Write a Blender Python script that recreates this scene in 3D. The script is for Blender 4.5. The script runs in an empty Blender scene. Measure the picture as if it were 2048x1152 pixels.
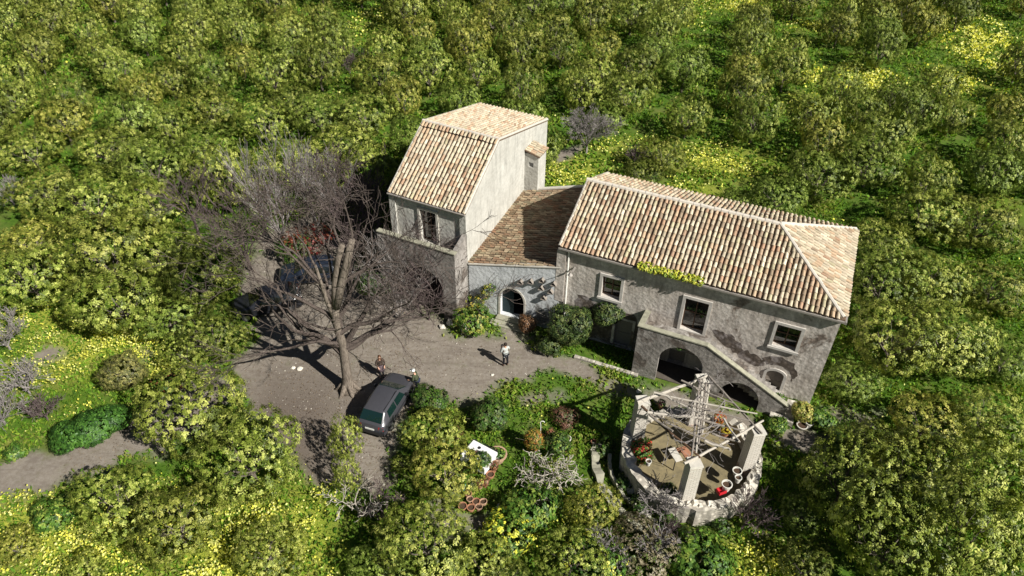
import bpy, bmesh, math, random
import numpy as np
from mathutils import Vector, Matrix, noise
from mathutils.geometry import tessellate_polygon

S = bpy.context.scene
COL = S.collection
PI = math.pi
RX = math.radians
# ------------------------------------------------------------------ camera
F, PITCH, ROLL, CH = 1508.17, RX(39.493), RX(0.892), 30.7
cd = bpy.data.cameras.new('camera'); cam = bpy.data.objects.new('camera', cd); COL.objects.link(cam)
cd.sensor_width = 36; cd.lens = 36 * F / 2048; cd.clip_start = 0.5; cd.clip_end = 1500
cam.matrix_world = Matrix.Translation((0, 0, CH)) @ Matrix.Rotation(PI / 2 - PITCH, 4, 'X') @ Matrix.Rotation(ROLL, 4, 'Z')
S.camera = cam
# ------------------------------------------------------------------ sky, sun, exposure
SUN_EL, SUN_AZ = RX(40.3), math.atan2(1.58, -1.28)      # azimuth clockwise from +Y
w = bpy.data.worlds.new('World'); S.world = w; w.use_nodes = True
nt = w.node_tree; nt.nodes.clear()
sky = nt.nodes.new('ShaderNodeTexSky'); sky.sky_type = 'NISHITA'; sky.sun_disc = False
sky.sun_elevation = SUN_EL; sky.sun_rotation = SUN_AZ; sky.dust_density = 0.6
bg = nt.nodes.new('ShaderNodeBackground'); bg.inputs[1].default_value = 0.024
wo = nt.nodes.new('ShaderNodeOutputWorld')
nt.links.new(sky.outputs[0], bg.inputs[0]); nt.links.new(bg.outputs[0], wo.inputs[0])
sl = bpy.data.lights.new('sun', 'SUN'); sl.energy = 5.0; sl.angle = RX(0.53); sl.color = (1, .965, .89)
so = bpy.data.objects.new('sun', sl); COL.objects.link(so); so.location = (30, -20, 60)
sdir = Vector((math.sin(SUN_AZ) * math.cos(SUN_EL), math.cos(SUN_AZ) * math.cos(SUN_EL), math.sin(SUN_EL)))
so.rotation_euler = sdir.to_track_quat('Z', 'Y').to_euler()
S.view_settings.view_transform = 'Standard'; S.view_settings.look = 'None'
S.view_settings.exposure = 0.58; S.view_settings.gamma = 1.0
S.cycles.max_bounces = 5; S.cycles.diffuse_bounces = 2; S.cycles.glossy_bounces = 2
S.cycles.transmission_bounces = 3; S.cycles.transparent_max_bounces = 4
S.cycles.use_denoising = True
# ------------------------------------------------------------------ plan helpers: a mark on the survey photo -> ground point
def G(px, py, z=0.0):
    a, b = px - 1024, py - 576
    c, s = math.cos(ROLL), math.sin(ROLL)
    X = c * a + s * b; Y = -s * a + c * b
    u = -Y / F; dx = X / F; dy = math.cos(PITCH) + u * math.sin(PITCH); dz = -math.sin(PITCH) + u * math.cos(PITCH)
    t = (z - CH) / dz
    return (dx * t, dy * t)
def PXS(x, y, z):   # works on arrays
    z = z - CH
    d = y * math.cos(PITCH) - z * math.sin(PITCH); u = y * math.sin(PITCH) + z * math.cos(PITCH)
    X = F * x / d; Y = -F * u / d; c, s = math.cos(ROLL), math.sin(ROLL)
    return 1024 + c * X - s * Y, 576 + s * X + c * Y
# ------------------------------------------------------------------ materials
M = {}
def rgb(c): return (c[0], c[1], c[2], 1)
class NB:
    def __init__(s, name, rough=.8, spec=.3):
        m = bpy.data.materials.new(name); m.use_nodes = True; s.m = m; s.n = m.node_tree.nodes; s.l = m.node_tree.links
        s.p = s.n['Principled BSDF']; s.p.inputs['Roughness'].default_value = rough; s.p.inputs['Specular IOR Level'].default_value = spec
        s.tc = s.n.new('ShaderNodeTexCoord'); M[name] = m
    def noise(s, scale, detail=4, rough=.6, vec=None, stretch=None, dist=0):
        t = s.n.new('ShaderNodeTexNoise'); t.inputs['Scale'].default_value = scale; t.inputs['Detail'].default_value = detail
        t.inputs['Roughness'].default_value = rough; t.inputs['Distortion'].default_value = dist
        src = vec or s.tc.outputs['Object']
        if stretch:
            mp = s.n.new('ShaderNodeMapping'); mp.inputs['Scale'].default_value = stretch; s.l.new(src, mp.inputs[0]); src = mp.outputs[0]
        s.l.new(src, t.inputs['Vector']); return t.outputs['Fac']
    def ramp(s, fac, stops, interp='LINEAR'):
        r = s.n.new('ShaderNodeValToRGB'); r.color_ramp.interpolation = interp; e = r.color_ramp.elements
        while len(e) > 1: e.remove(e[-1])
        e[0].position = stops[0][0]; e[0].color = rgb(stops[0][1])
        for p, c in stops[1:]:
            x = e.new(p); x.color = rgb(c)
        s.l.new(fac, r.inputs[0]); return r.outputs[0]
    def g(s, fac, a, b): return s.ramp(fac, [(a, (0, 0, 0)), (b, (1, 1, 1))])
    def mix(s, fac, a, b, mode='MIX'):
        x = s.n.new('ShaderNodeMix'); x.data_type = 'RGBA'; x.blend_type = mode
        for sock, v in ((x.inputs[0], fac), (x.inputs[6], a), (x.inputs[7], b)):
            if isinstance(v, (int, float)): sock.default_value = v
            elif isinstance(v, tuple): sock.default_value = rgb(v)
            else: s.l.new(v, sock)
        return x.outputs[2]
    def attr(s, name, out='Color'):
        a = s.n.new('ShaderNodeAttribute'); a.attribute_name = name; return a.outputs[out]
    def col(s, c):
        if isinstance(c, tuple): s.p.inputs['Base Color'].default_value = rgb(c)
        else: s.l.new(c, s.p.inputs['Base Color'])
    def bump(s, fac, strength=.4, dist=.02):
        b = s.n.new('ShaderNodeBump'); b.inputs['Strength'].default_value = strength; b.inputs['Distance'].default_value = dist
        s.l.new(fac, b.inputs['Height']); s.l.new(b.outputs[0], s.p.inputs['Normal'])
def simple(name, c, rough=.7, spec=.3, metal=0, var=.25, scale=8):
    b = NB(name, rough, spec); f = b.noise(scale, 4)
    b.col(b.mix(f, tuple(x * (1 - var) for x in c), tuple(min(1, x * (1 + var)) for x in c)))
    b.p.inputs['Metallic'].default_value = metal; b.bump(f, .25, .01); return b.m
def plaster(name, light, dark, stone, mott=.55, peel=(.60, .66), streak=.35, peelscale=.35, blot=.45):
    b = NB(name, .92, .15)
    big = b.noise(.9, 6, .7, dist=.4); fine = b.noise(7, 6, .75); st = b.noise(1.0, 5, .65, stretch=(4, 4, .5))
    c = b.mix(b.g(big, .32, .68), dark, light)
    c = b.mix(b.mix(mott, (0, 0, 0), b.g(fine, .35, .7)), c, tuple(x * .55 for x in dark), 'MIX')
    c = b.mix(b.mix(streak, (0, 0, 0), b.g(st, .5, .75)), c, tuple(x * .5 for x in dark))
    pn = b.noise(peelscale, 7, .62, dist=.3)
    rub = b.n.new('ShaderNodeTexVoronoi'); rub.inputs['Scale'].default_value = 4.5; b.l.new(b.tc.outputs['Object'], rub.inputs['Vector'])
    sc = b.mix(b.g(rub.outputs['Distance'], .05, .5), stone, tuple(x * .45 for x in stone))
    c = b.mix(b.g(pn, *peel), c, sc)
    mid = b.noise(1.3, 7, .75, dist=.8); c = b.mix(b.mix(blot, (0, 0, 0), b.g(mid, .5, .6)), c, tuple(x * .62 for x in dark))
    crk = b.noise(26, 3, .8, stretch=(1, 1, .35)); c = b.mix(b.mix(blot * .6, (0, 0, 0), b.g(crk, .58, .7)), c, tuple(x * .4 for x in dark))
    b.col(c); b.bump(b.mix(.5, fine, rub.outputs['Distance']), .8, .04); return b.m
plaster('farm_plaster', (.88, .82, .75), (.47, .41, .355), (.34, .27, .22), .7, (.60, .64), .8, blot=.42)
plaster('tower_plaster', (.60, .585, .53), (.45, .435, .39), (.36, .33, .28), .25, (.70, .78), .6, blot=.22)
plaster('tower_front_plaster', (.72, .7, .64), (.5, .48, .43), (.35, .32, .28), .35, (.68, .74), .45)
plaster('annex_plaster', (.74, .76, .77), (.5, .52, .53), (.34, .32, .3), .35, (.6, .66), .4, blot=.3)
plaster('stair_plaster', (.56, .52, .48), (.22, .2, .18), (.24, .2, .17), .8, (.5, .56), .6, .6)
plaster('rough_stone', (.84, .8, .7), (.6, .55, .46), (.7, .64, .54), .4, (.35, .5), .3, 1.2, blot=.2)
plaster('dark_rubble', (.42, .37, .35), (.24, .21, .2), (.2, .16, .13), .6, (.4, .5), .3, 1.5)
plaster('brown_rubble', (.6, .51, .44), (.4, .32, .26), (.36, .25, .18), .6, (.4, .5), .3, 1.5)
simple('dark_door', (.02, .035, .04), .8, .2)
simple('mossy_shaded_stone', (.3, .29, .22), .95, .1, var=.6, scale=4)  # dark stone tone; on the curved trough walls it stands for shade
simple('earth_floor', (.1, .085, .07), .95, .1, var=.4, scale=4)
simple('vent_clay', (.25, .22, .19), .9, .1)
simple('coping_stone', (.52, .49, .43), .9, .2, var=.35, scale=5)
simple('frame_stone', (.5, .47, .43), .9, .2, var=.35, scale=5)
simple('mortar', (.56, .51, .44), .9, .2, var=.3, scale=6)
simple('gutter_metal', (.34, .31, .28), .6, .4, .3)
simple('pipe_paint', (.78, .76, .7), .6, .3)
simple('old_wood', (.13, .08, .05), .85, .2, var=.4)
simple('grey_wood', (.24, .21, .18), .85, .2, var=.4, scale=10)
simple('pale_wood', (.44, .4, .34), .85, .2, var=.25, scale=10)
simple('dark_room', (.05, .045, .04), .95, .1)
simple('iron', (.04, .04, .045), .5, .5, .5)
simple('white_enamel', (.82, .82, .8), .3, .5, var=.06)
simple('white_ceramic', (.62, .6, .54), .5, .4, var=.12)
simple('terracotta', (.36, .17, .10), .85, .2, var=.25, scale=14)
simple('pale_terracotta', (.42, .27, .18), .85, .2, var=.2, scale=14)
simple('potting_soil', (.07, .045, .03), 1, .1, var=.5, scale=20)
simple('red_plastic', (.5, .02, .03), .4, .4, var=.1)
simple('cyan_plastic', (.05, .42, .5), .4, .4, var=.1)
simple('tyre_rubber', (.02, .02, .02), .85, .3)
simple('rim_metal', (.35, .35, .36), .35, .5, .8)
simple('black_trim', (.018, .018, .02), .5, .4)
simple('lamp_red', (.35, .02, .02), .25, .5)
simple('lamp_clear', (.6, .6, .6), .15, .6)
simple('skin', (.5, .3, .21), .6, .3, var=.05)
simple('hair_dark', (.025, .017, .012), .6, .3)
simple('hair_brown', (.13, .06, .03), .6, .3)
simple('grey_cloth', (.42, .44, .42), .9, .1, var=.3, scale=12)
simple('black_cloth', (.018, .018, .022), .9, .1)
simple('brown_cloth', (.07, .05, .04), .9, .1)
simple('olive_cloth', (.06, .07, .04), .9, .1)
simple('rose_cloth', (.16, .12, .13), .9, .1)
simple('navy_cloth', (.03, .035, .06), .9, .1)
simple('white_cloth', (.8, .82, .78), .9, .1, var=.05)
simple('shoe_leather', (.02, .015, .012), .5, .3)
simple('pale_rock', (.62, .58, .5), .9, .2, var=.3, scale=6)
simple('plate', (.7, .7, .66), .5, .4, var=.05)
def glass(name, c, rough):
    b = NB(name, rough, .9); b.col(c); b.p.inputs['IOR'].default_value = 1.6; return b.m
glass('dark_glass', (.012, .014, .012), .06); glass('green_glass', (.006, .02, .018), .05)
def paint(name, c):
    b = NB(name, .32, .5); b.col(b.mix(b.noise(5, 4), c, tuple(x * 1.35 for x in c))); b.p.inputs['Coat Weight'].default_value = .35
    b.p.inputs['Coat Roughness'].default_value = .15; return b.m
paint('car_paint_charcoal', (.045, .045, .052)); paint('car_paint_black', (.015, .016, .02)); paint('car_paint_blue', (.012, .017, .028))
def tilemat(name, grime):
    b = NB(name, .9, .15); c = b.attr('Col'); f = b.noise(16, 5, .7); g2 = b.noise(3, 5, .7)
    c = b.mix(b.mix(.6, (0, 0, 0), b.g(f, .45, .75)), c, (.3, .27, .18)); c = b.mix(b.mix(grime, (0, 0, 0), b.g(g2, .5, .72)), c, (.13, .10, .07))
    g4 = b.noise(.55, 6, .7, dist=.6); c = b.mix(b.mix(.22, (0, 0, 0), b.g(g4, .42, .66)), c, (.40, .345, .265)); g5 = b.noise(1.6, 5, .75); c = b.mix(b.mix(.5, (0, 0, 0), b.g(g5, .55, .7)), c, (.25, .235, .15))
    b.col(c); b.bump(f, .5, .02); return b.m
tilemat('clay_tiles', .45); tilemat('dark_clay_tiles', .6)
simple('tile_bed', (.14, .095, .065), .95, .1, var=.4, scale=7)
def leafmat(name, trans=.35, rough=.45, spec=.35):
    b = NB(name, rough, spec); c = b.attr('Col'); b.col(c)
    tr = b.n.new('ShaderNodeBsdfTranslucent'); b.l.new(b.mix(1.0, c, (1.3, 1.35, .55), 'MULTIPLY'), tr.inputs[0])
    mx = b.n.new('ShaderNodeMixShader'); mx.inputs[0].default_value = trans
    b.l.new(b.p.outputs[0], mx.inputs[1]); b.l.new(tr.outputs[0], mx.inputs[2]); b.l.new(mx.outputs[0], b.n['Material Output'].inputs[0]); return b.m
leafmat('citrus_leaf', .1, .5, .3); leafmat('grass_blade', .3, .7, .2); leafmat('bush_leaf', .15, .5, .35); leafmat('petal', .3, .8, .1)
def barkmat(name, a, bcol):
    b = NB(name, .95, .1); f = b.noise(6, 6, .7, stretch=(3, 3, .6)); b.col(b.mix(b.g(f, .35, .65), a, bcol)); b.bump(f, .8, .03); return b.m
barkmat('citrus_bark', (.22, .19, .15), (.09, .075, .06)); barkmat('pale_bark', (.25, .21, .17), (.09, .072, .058))
barkmat('grey_twig', (.33, .3, .285), (.18, .16, .15)); barkmat('purple_twig', (.17, .13, .125), (.08, .06, .058)); barkmat('white_twig', (.5, .46, .39), (.3, .27, .22)); barkmat('backlit_dark_bark', (.13, .105, .09), (.055, .043, .038))  # bough bark: dark grey-brown, with the backlit darkness put into the colour
def brickmat(name, c1, c2, mort):
    b = NB(name, .95, .1); t = b.n.new('ShaderNodeTexBrick'); t.inputs['Scale'].default_value = 1
    t.inputs['Brick Width'].default_value = .26; t.inputs['Row Height'].default_value = .075; t.inputs['Mortar Size'].default_value = .012
    sx = b.n.new('ShaderNodeSeparateXYZ'); b.l.new(b.tc.outputs['Object'], sx.inputs[0]); ad = b.n.new('ShaderNodeMath'); ad.operation = 'ADD'
    b.l.new(sx.outputs[0], ad.inputs[0]); b.l.new(sx.outputs[1], ad.inputs[1]); cb = b.n.new('ShaderNodeCombineXYZ'); b.l.new(ad.outputs[0], cb.inputs[0]); b.l.new(sx.outputs[2], cb.inputs[1])
    b.l.new(cb.outputs[0], t.inputs['Vector'])
    t.inputs['Color1'].default_value = rgb(c1); t.inputs['Color2'].default_value = rgb(c2); t.inputs['Mortar'].default_value = rgb(mort)
    f = b.noise(9, 5, .7); c = b.mix(b.g(f, .4, .7), t.outputs[0], (.5, .47, .41))
    b.col(c); b.bump(b.mix(.6, f, t.outputs['Fac']), .8, .03); return b.m
brickmat('pillar_brick', (.82, .77, .69), (.66, .6, .52), (.33, .29, .25)); brickmat('red_brick', (.36, .15, .09), (.28, .12, .08), (.3, .27, .22))
# ------------------------------------------------------------------ mesh helpers
def tagp(o, label=None, cat=None, group=None, kind=None):
    if label: o['label'] = label
    if cat: o['category'] = cat
    if group: o['group'] = group
    if kind: o['kind'] = kind
    return o
def empty(name, loc=(0, 0, 0), rz=0, label=None, cat=None, group=None):
    o = bpy.data.objects.new(name, None); COL.objects.link(o); o.location = loc; o.rotation_euler = (0, 0, rz); o.empty_display_size = .3
    return tagp(o, label, cat, group)
def mk(name, V, Fs, mat, parent=None, cols=None, smooth=False, mats=None, midx=None):
    me = bpy.data.meshes.new(name)
    if isinstance(V, np.ndarray) and isinstance(Fs, np.ndarray):
        n, k = Fs.shape
        me.vertices.add(len(V)); me.vertices.foreach_set('co', V.astype(np.float32).ravel())
        me.loops.add(n * k); me.loops.foreach_set('vertex_index', Fs.astype(np.int32).ravel())
        me.polygons.add(n); me.polygons.foreach_set('loop_start', np.arange(0, n * k, k, dtype=np.int32)); me.polygons.foreach_set('loop_total', np.full(n, k, dtype=np.int32))
        me.update(calc_edges=True)
    else:
        me.from_pydata([tuple(v) for v in V], [], Fs); me.update()
    for mm in (mats or [mat]): me.materials.append(M[mm])
    if midx is not None: me.polygons.foreach_set('material_index', np.array(midx, dtype=np.int32))
    if cols is not None:   # per face colours
        a = me.attributes.new('Col', 'FLOAT_COLOR', 'FACE'); c = np.ones((len(me.polygons), 4), np.float32); c[:, :3] = np.asarray(cols)[:, :3]
        a.data.foreach_set('color', c.ravel())
    if smooth: me.polygons.foreach_set('use_smooth', [True] * len(me.polygons))
    o = bpy.data.objects.new(name, me); COL.objects.link(o)
    if parent is not None: o.parent = parent
    return o
class MB:
    def __init__(s): s.v = []; s.f = []
    def add(s, V, Fc):
        n = len(s.v); s.v += [tuple(x) for x in V]; s.f += [tuple(i + n for i in f) for f in Fc]; return s
    def box(s, x0, x1, y0, y1, z0, z1):
        return s.add([(x0, y0, z0), (x1, y0, z0), (x1, y1, z0), (x0, y1, z0), (x0, y0, z1), (x1, y0, z1), (x1, y1, z1), (x0, y1, z1)],
                     [(3, 2, 1, 0), (4, 5, 6, 7), (0, 1, 5, 4), (1, 2, 6, 5), (2, 3, 7, 6), (3, 0, 4, 7)])
    def hexa(s, bot, top): # two quads
        return s.add(list(bot) + list(top), [(3, 2, 1, 0), (4, 5, 6, 7), (0, 1, 5, 4), (1, 2, 6, 5), (2, 3, 7, 6), (3, 0, 4, 7)])
    def tube(s, pts, rs, n=8, cap=True):
        pts = [Vector(p) for p in pts]
        if not hasattr(rs, '__len__'): rs = [rs] * len(pts)
        V = []; prev = None
        for i, p in enumerate(pts):
            d = (pts[min(i + 1, len(pts) - 1)] - pts[max(i - 1, 0)])
            d = d.normalized() if d.length > 1e-9 else Vector((0, 0, 1))
            if prev is None: prev = d.orthogonal().normalized()
            a = (prev - d * prev.dot(d)); a = a.normalized() if a.length > 1e-6 else d.orthogonal().normalized(); prev = a; b = d.cross(a)
            for k in range(n):
                t = 2 * PI * k / n; V.append(p + (a * math.cos(t) + b * math.sin(t)) * rs[i])
        Fc = [(i * n + k, i * n + (k + 1) % n, (i + 1) * n + (k + 1) % n, (i + 1) * n + k) for i in range(len(pts) - 1) for k in range(n)]
        if cap: Fc += [tuple(range(n - 1, -1, -1)), tuple((len(pts) - 1) * n + k for k in range(n))]
        return s.add(V, Fc)
    def lathe(s, prof, n=16, c=(0, 0, 0)):
        V = [(c[0] + r * math.cos(2 * PI * k / n), c[1] + r * math.sin(2 * PI * k / n), c[2] + z) for r, z in prof for k in range(n)]
        Fc = [(i * n + k, i * n + (k + 1) % n, (i + 1) * n + (k + 1) % n, (i + 1) * n + k) for i in range(len(prof) - 1) for k in range(n)]
        return s.add(V, Fc)
    def disc(s, r, c, n=16): return s.add([(c[0] + r * math.cos(2 * PI * k / n), c[1] + r * math.sin(2 * PI * k / n), c[2]) for k in range(n)], [tuple(range(n))])
    def build(s, name, mat, parent=None, smooth=False): return mk(name, s.v, s.f, mat, parent, smooth=smooth)
def panel(mb, outline, holes, o, A, B, N, th):
    """a wall sheet of thickness th behind its face; outline and holes are (a, b) lists"""
    o, A, B, N = Vector(o), Vector(A), Vector(B), Vector(N)
    loops = [outline] + list(holes); P = [p for l in loops for p in l]
    tris = tessellate_polygon([[Vector((a, b, 0)) for a, b in l] for l in loops])
    n = len(P); V = [o + A * a + B * b for a, b in P] + [o + A * a + B * b + N * th for a, b in P]
    Fc = [t for t in tris] + [tuple(n + i for i in reversed(t)) for t in tris]
    k = 0
    for l in loops:
        m = len(l)
        for i in range(m): Fc.append((k + i, k + (i + 1) % m, n + k + (i + 1) % m, n + k + i))
        k += m
    return mb.add(V, Fc)
def rect(x0, x1, z0, z1): return [(x0, z0), (x1, z0), (x1, z1), (x0, z1)]
def archpts(x0, x1, zs, za, n=12):   # right to left over the top
    c = (x0 + x1) / 2; h = (x1 - x0) / 2
    return [(c + h * math.cos(PI * i / n), zs + (za - zs) * math.sin(PI * i / n)) for i in range(n + 1)]
def fixnormals(o):
    bm = bmesh.new(); bm.from_mesh(o.data); bmesh.ops.recalc_face_normals(bm, faces=bm.faces); bm.to_mesh(o.data); bm.free(); return o
TILECOL = [(.55, .45, .33), (.6, .51, .38), (.47, .32, .21), (.38, .22, .14), (.56, .48, .34), (.42, .35, .25), (.52, .36, .23), (.27, .19, .13), (.68, .6, .45), (.48, .43, .27)]
def tiles(name, parent, o, u, v, ulen, vrange, sp, step, r, seed, pal=TILECOL, mat='clay_tiles', wts=None, jig=1.0):
    """rows of overlapping half round cover tiles laid up the slope"""
    rs = np.random.RandomState(seed); u = np.array(u, float); v = np.array(v, float); o = np.array(o, float); nrm = np.cross(u, v); nrm /= np.linalg.norm(nrm)
    if nrm[2] < 0: nrm = -nrm
    V = []; Fc = []; C = []; K = 6; pal = np.array(pal)
    ncol = int(ulen / sp); sp = ulen / ncol
    for i in range(ncol):
        uc = (i + .5) * sp; v0, v1 = vrange(uc)
        if v1 - v0 < .15: continue
        vv = v0 - .04; n = max(1, int(round((v1 - v0) / step))); st = (v1 - v0 + .04) / n; wob = rs.randn() * .006
        for k in range(n):
            a0, a1 = v0 - .04 + k * st, v0 - .04 + (k + 1) * st + .07; a1 = min(a1, v1 + .02)
            j = rs.randn(4) * .013 * jig; lift = .022 + abs(rs.randn()) * .006 * jig
            b = len(V)
            r_ = r * (1 + rs.randn() * .05)
            for (vp, rr, h, du) in ((a0, r * 1.06, lift, j[0] + wob), (a1, r * .88, 0.0, j[1] + wob)):
                for q in range(K + 1):
                    t = PI * q / K; V.append(o + u * (uc + du + math.cos(t) * rr) + v * (vp + j[2]) + nrm * (.015 + h + math.sin(t) * rr * .95))
            for q in range(K): Fc.append((b + q, b + q + 1, b + K + 2 + q, b + K + 1 + q))
            c = (pal[rs.choice(len(pal), p=wts)] * .9 + pal.mean(0) * .1) * (1 + rs.randn() * .1)
            C += [np.clip(c, .02, .9)] * K
    return mk(name, np.array(V), np.array(Fc), mat, parent, cols=C)
# ------------------------------------------------------------------ FARMHOUSE
B0 = (2.54, 33.29); BTH = RX(-22.76)
farm = empty('farmhouse', (B0[0], B0[1], 0), BTH, 'long grey plastered farmhouse with a hipped clay tile roof and three upper openings', 'house')
L, W, ZE, ZR, HIP = 14.91, 8.55, 6.29, 8.09, 4.15
mb = MB(); ZW = 6.12
holes = [rect(2.58, 3.66, 3.5, 4.95), rect(7.2, 8.46, 2.75, 4.95), rect(12.0, 13.2, 3.37, 4.85),
         [(12.2, .25), (13.1, .25)] + archpts(12.2, 13.1, 1.4, 1.68, 8), rect(6.9, 7.8, .02, 2.1), rect(3.6, 4.6, .02, 2.15)]
panel(mb, rect(.15, 14.78, 0, ZW), holes, (0, .2, 0), (1, 0, 0), (0, 0, 1), (0, 1, 0), .5)
panel(mb, rect(0.702, 8.4, 0, ZW), [], (14.78, 0, 0), (0, 1, 0), (0, 0, 1), (-1, 0, 0), .5)
panel(mb, [(0.702, 0), (8.4, 0), (8.4, 6.1), (4.275, 7.9), (0.702, 6.3)], [], (.15, 0, 0), (0, 1, 0), (0, 0, 1), (1, 0, 0), .5)
panel(mb, rect(.652, 14.278, 0, ZW), [], (0, 8.4, 0), (1, 0, 0), (0, 0, 1), (0, -1, 0), .5)
mb.build('wall', 'farm_plaster', farm)
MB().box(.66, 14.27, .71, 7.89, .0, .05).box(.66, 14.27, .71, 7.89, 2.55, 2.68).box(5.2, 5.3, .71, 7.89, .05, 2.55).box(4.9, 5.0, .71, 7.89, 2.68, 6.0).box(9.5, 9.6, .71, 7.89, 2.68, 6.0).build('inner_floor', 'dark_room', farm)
mb = MB().box(-.1, .42, .02, .35, 2.4, 6.0).build('corner_pilaster', 'farm_plaster', farm)
MB().tube([(.56, -.02, 6.15), (.56, .1, 5.9), (.56, .1, 2.2), (.56, .1, .1)], .055).build('drainpipe', 'pipe_paint', farm)
mb = MB().box(.9, 1.0, -.25, .2, 4.95, 5.0); mb.tube([(.95, -.25, 4.97), (.95, -.55, 5.15)], .02, 6); mb.lathe([(.02, .16), (.14, .02), (.15, 0)], 10, (.95, -.6, 5.0)); mb.build('wall_lamp', 'gutter_metal', farm)
def window(parent, x0, x1, z0, z1, y=.2, fw=.15, sill=True, name='window', arched=False, mat='frame_stone', glassmat='dark_glass', half=False):
    mb = MB()
    if arched:
        out = [(x0 - fw, z0 - .02), (x1 + fw, z0 - .02)] + archpts(x0 - fw, x1 + fw, z1 - .28, z1 + fw, 10); inn = [(x0, z0), (x1, z0)] + archpts(x0, x1, z1 - .28, z1, 10)
        panel(mb, out, [inn], (0, y - .06, 0), (1, 0, 0), (0, 0, 1), (0, 1, 0), .1)
    else:
        panel(mb, rect(x0 - fw, x1 + fw, z0 - fw * .8, z1 + fw), [rect(x0 + .01, x1 - .01, z0 + .01, z1 - .01)], (0, y - .07, 0), (1, 0, 0), (0, 0, 1), (0, 1, 0), .12)
    wn = mb.build(name, mat, parent)
    if sill: MB().box(x0 - fw - .04, x1 + fw + .04, y - .14, y - .075, z0 - fw * .8 - .04, z0 - .02).build('sill', mat, wn)
    yy = y + .28; xm = (x0 + x1) / 2; t = .05
    if arched:
        mb = MB(); panel(mb, [(x0 + .003, z0), (x1 - .003, z0)] + archpts(x0 + .003, x1 - .003, z1 - .28, z1 - .003, 8), [], (0, yy - .15, 0), (1, 0, 0), (0, 0, 1), (0, 1, 0), .04)
        mb.box(xm - .02, xm + .02, yy - .17, yy - .152, z0, z1 - .05).box(x0 + .05, x1 - .05, yy - .17, yy - .152, z0 + .5, z0 + .58); mb.build('shutter', 'old_wood' if not half else 'grey_wood', wn)
    else:
        mb = MB().box(x0, x0 + t, yy, yy + .05, z0, z1).box(x1 - t, x1, yy, yy + .05, z0, z1).box(x0 + t, x1 - t, yy, yy + .05, z1 - t, z1).box(x0 + t, x1 - t, yy, yy + .05, z0, z0 + t).box(xm - .03, xm + .03, yy, yy + .05, z0 + t, z1 - t)
        mb.box(x0 + t, xm - .03, yy, yy + .04, (z0 + z1) / 2 - .02, (z0 + z1) / 2 + .02).box(xm + .03, x1 - t, yy, yy + .04, (z0 + z1) / 2 - .02, (z0 + z1) / 2 + .02)
        mb.build('sash', 'old_wood', wn)
        MB().box(x0 + t, x1 - t, yy + .052, yy + .06, z0 + t, z1 - t).build('pane', glassmat, wn)
    return wn
window(farm, 2.58, 3.66, 3.5, 4.95); window(farm, 7.2, 8.46, 2.75, 4.95, sill=False, name='balcony_door'); window(farm, 12.0, 13.2, 3.37, 4.85)
window(farm, 12.2, 13.1, .25, 1.68, arched=True, sill=True, half=True)
for x0, x1, z1 in ((6.9, 7.8, 2.1), (3.6, 4.6, 2.15)):
    MB().box(x0 + .004, x1 - .004, .5, .56, .03, z1 - .004).box(x0 + .08, x1 - .08, .47, .498, .9, 1.0).build('door', 'grey_wood', farm)
def roof_slab(parent, faces, th=.1, name='roof', mat='tile_bed'):
    V = []; Fc = []
    for f in faces:
        n = len(V); m = len(f); V += [Vector(p) for p in f] + [Vector(p) - Vector((0, 0, th)) for p in f]
        Fc += [tuple(range(n, n + m)), tuple(range(n + 2 * m - 1, n + m - 1, -1))] + [(n + i, n + (i + 1) % m, n + m + (i + 1) % m, n + m + i) for i in range(m)]
    return mk(name, V, Fc, mat, parent)
fl, fr, br, bl = (0, 0, ZE), (L, 0, ZE), (L, W, ZE - .1), (0, W, ZE - .1); rl, rr = (0, W / 2, ZR), (L - HIP, W / 2, ZR)
rj0 = random.Random(2)
def jag(pts, a=.11):
    o_ = []
    for i, p in enumerate(pts):
        q = pts[(i + 1) % len(pts)]
        for k in range(5): t = k / 5; o_.append((p[0] + (q[0] - p[0]) * t + rj0.uniform(-a, a), p[1] + (q[1] - p[1]) * t + rj0.uniform(-a, a)))
    return o_
mb = MB(); panel(mb, jag([(8.8, 3.35), (9.6, 3.3), (10.3, 3.05), (10.8, 2.5), (11.5, 2.25), (11.95, 2.1), (11.9, 1.75), (11.3, 1.55), (10.2, 2.15), (9.2, 2.75)]), [], (0, .196, 0), (1, 0, 0), (0, 0, 1), (0, 1, 0), .003); mb.build('bare_masonry', 'dark_rubble', farm)
mb = MB(); panel(mb, jag([(11.8, 2.3), (12.6, 2.75), (13.4, 2.5), (13.7, 1.7), (13.5, 1.2), (13.35, 1.9), (12.6, 2.05), (12.1, 1.95)], .06), [], (0, .196, 0), (1, 0, 0), (0, 0, 1), (0, 1, 0), .003); mb.build('bare_masonry', 'dark_rubble', farm)
mb = MB(); panel(mb, jag([(1.2, 3.1), (2.3, 3.0), (3.4, 2.9), (4.8, 2.7), (5.1, 1.6), (4.7, .3), (3.6, .1), (2.0, .1), (1.3, .6), (1.1, 1.8)], .12), [jag([(3.45, .2), (4.75, .2), (4.75, 2.3), (3.45, 2.3)], .02)], (0, .196, 0), (1, 0, 0), (0, 0, 1), (0, 1, 0), .003); mb.build('dark_wall_patch', 'dark_rubble', farm)  # wall patch in a darker tone, left of the stairs
roof = roof_slab(farm, [[fl, fr, rr, rl], [bl, rl, rr, br], [fr, br, rr]])
V3 = Vector
def slope(a, b): d = V3(b) - V3(a); return d.normalized(), d.length
sv, sl_ = slope((0, 0, ZE), (0, W / 2, ZR))
tiles('tiles', roof, fl, (1, 0, 0), sv, L, lambda u: (0, sl_ if u < L - HIP else sl_ * (L - u) / HIP - .08), .252, .36, .092, 1)
sb, slb = slope((0, W, ZE - .1), (0, W / 2, ZR))
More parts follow.
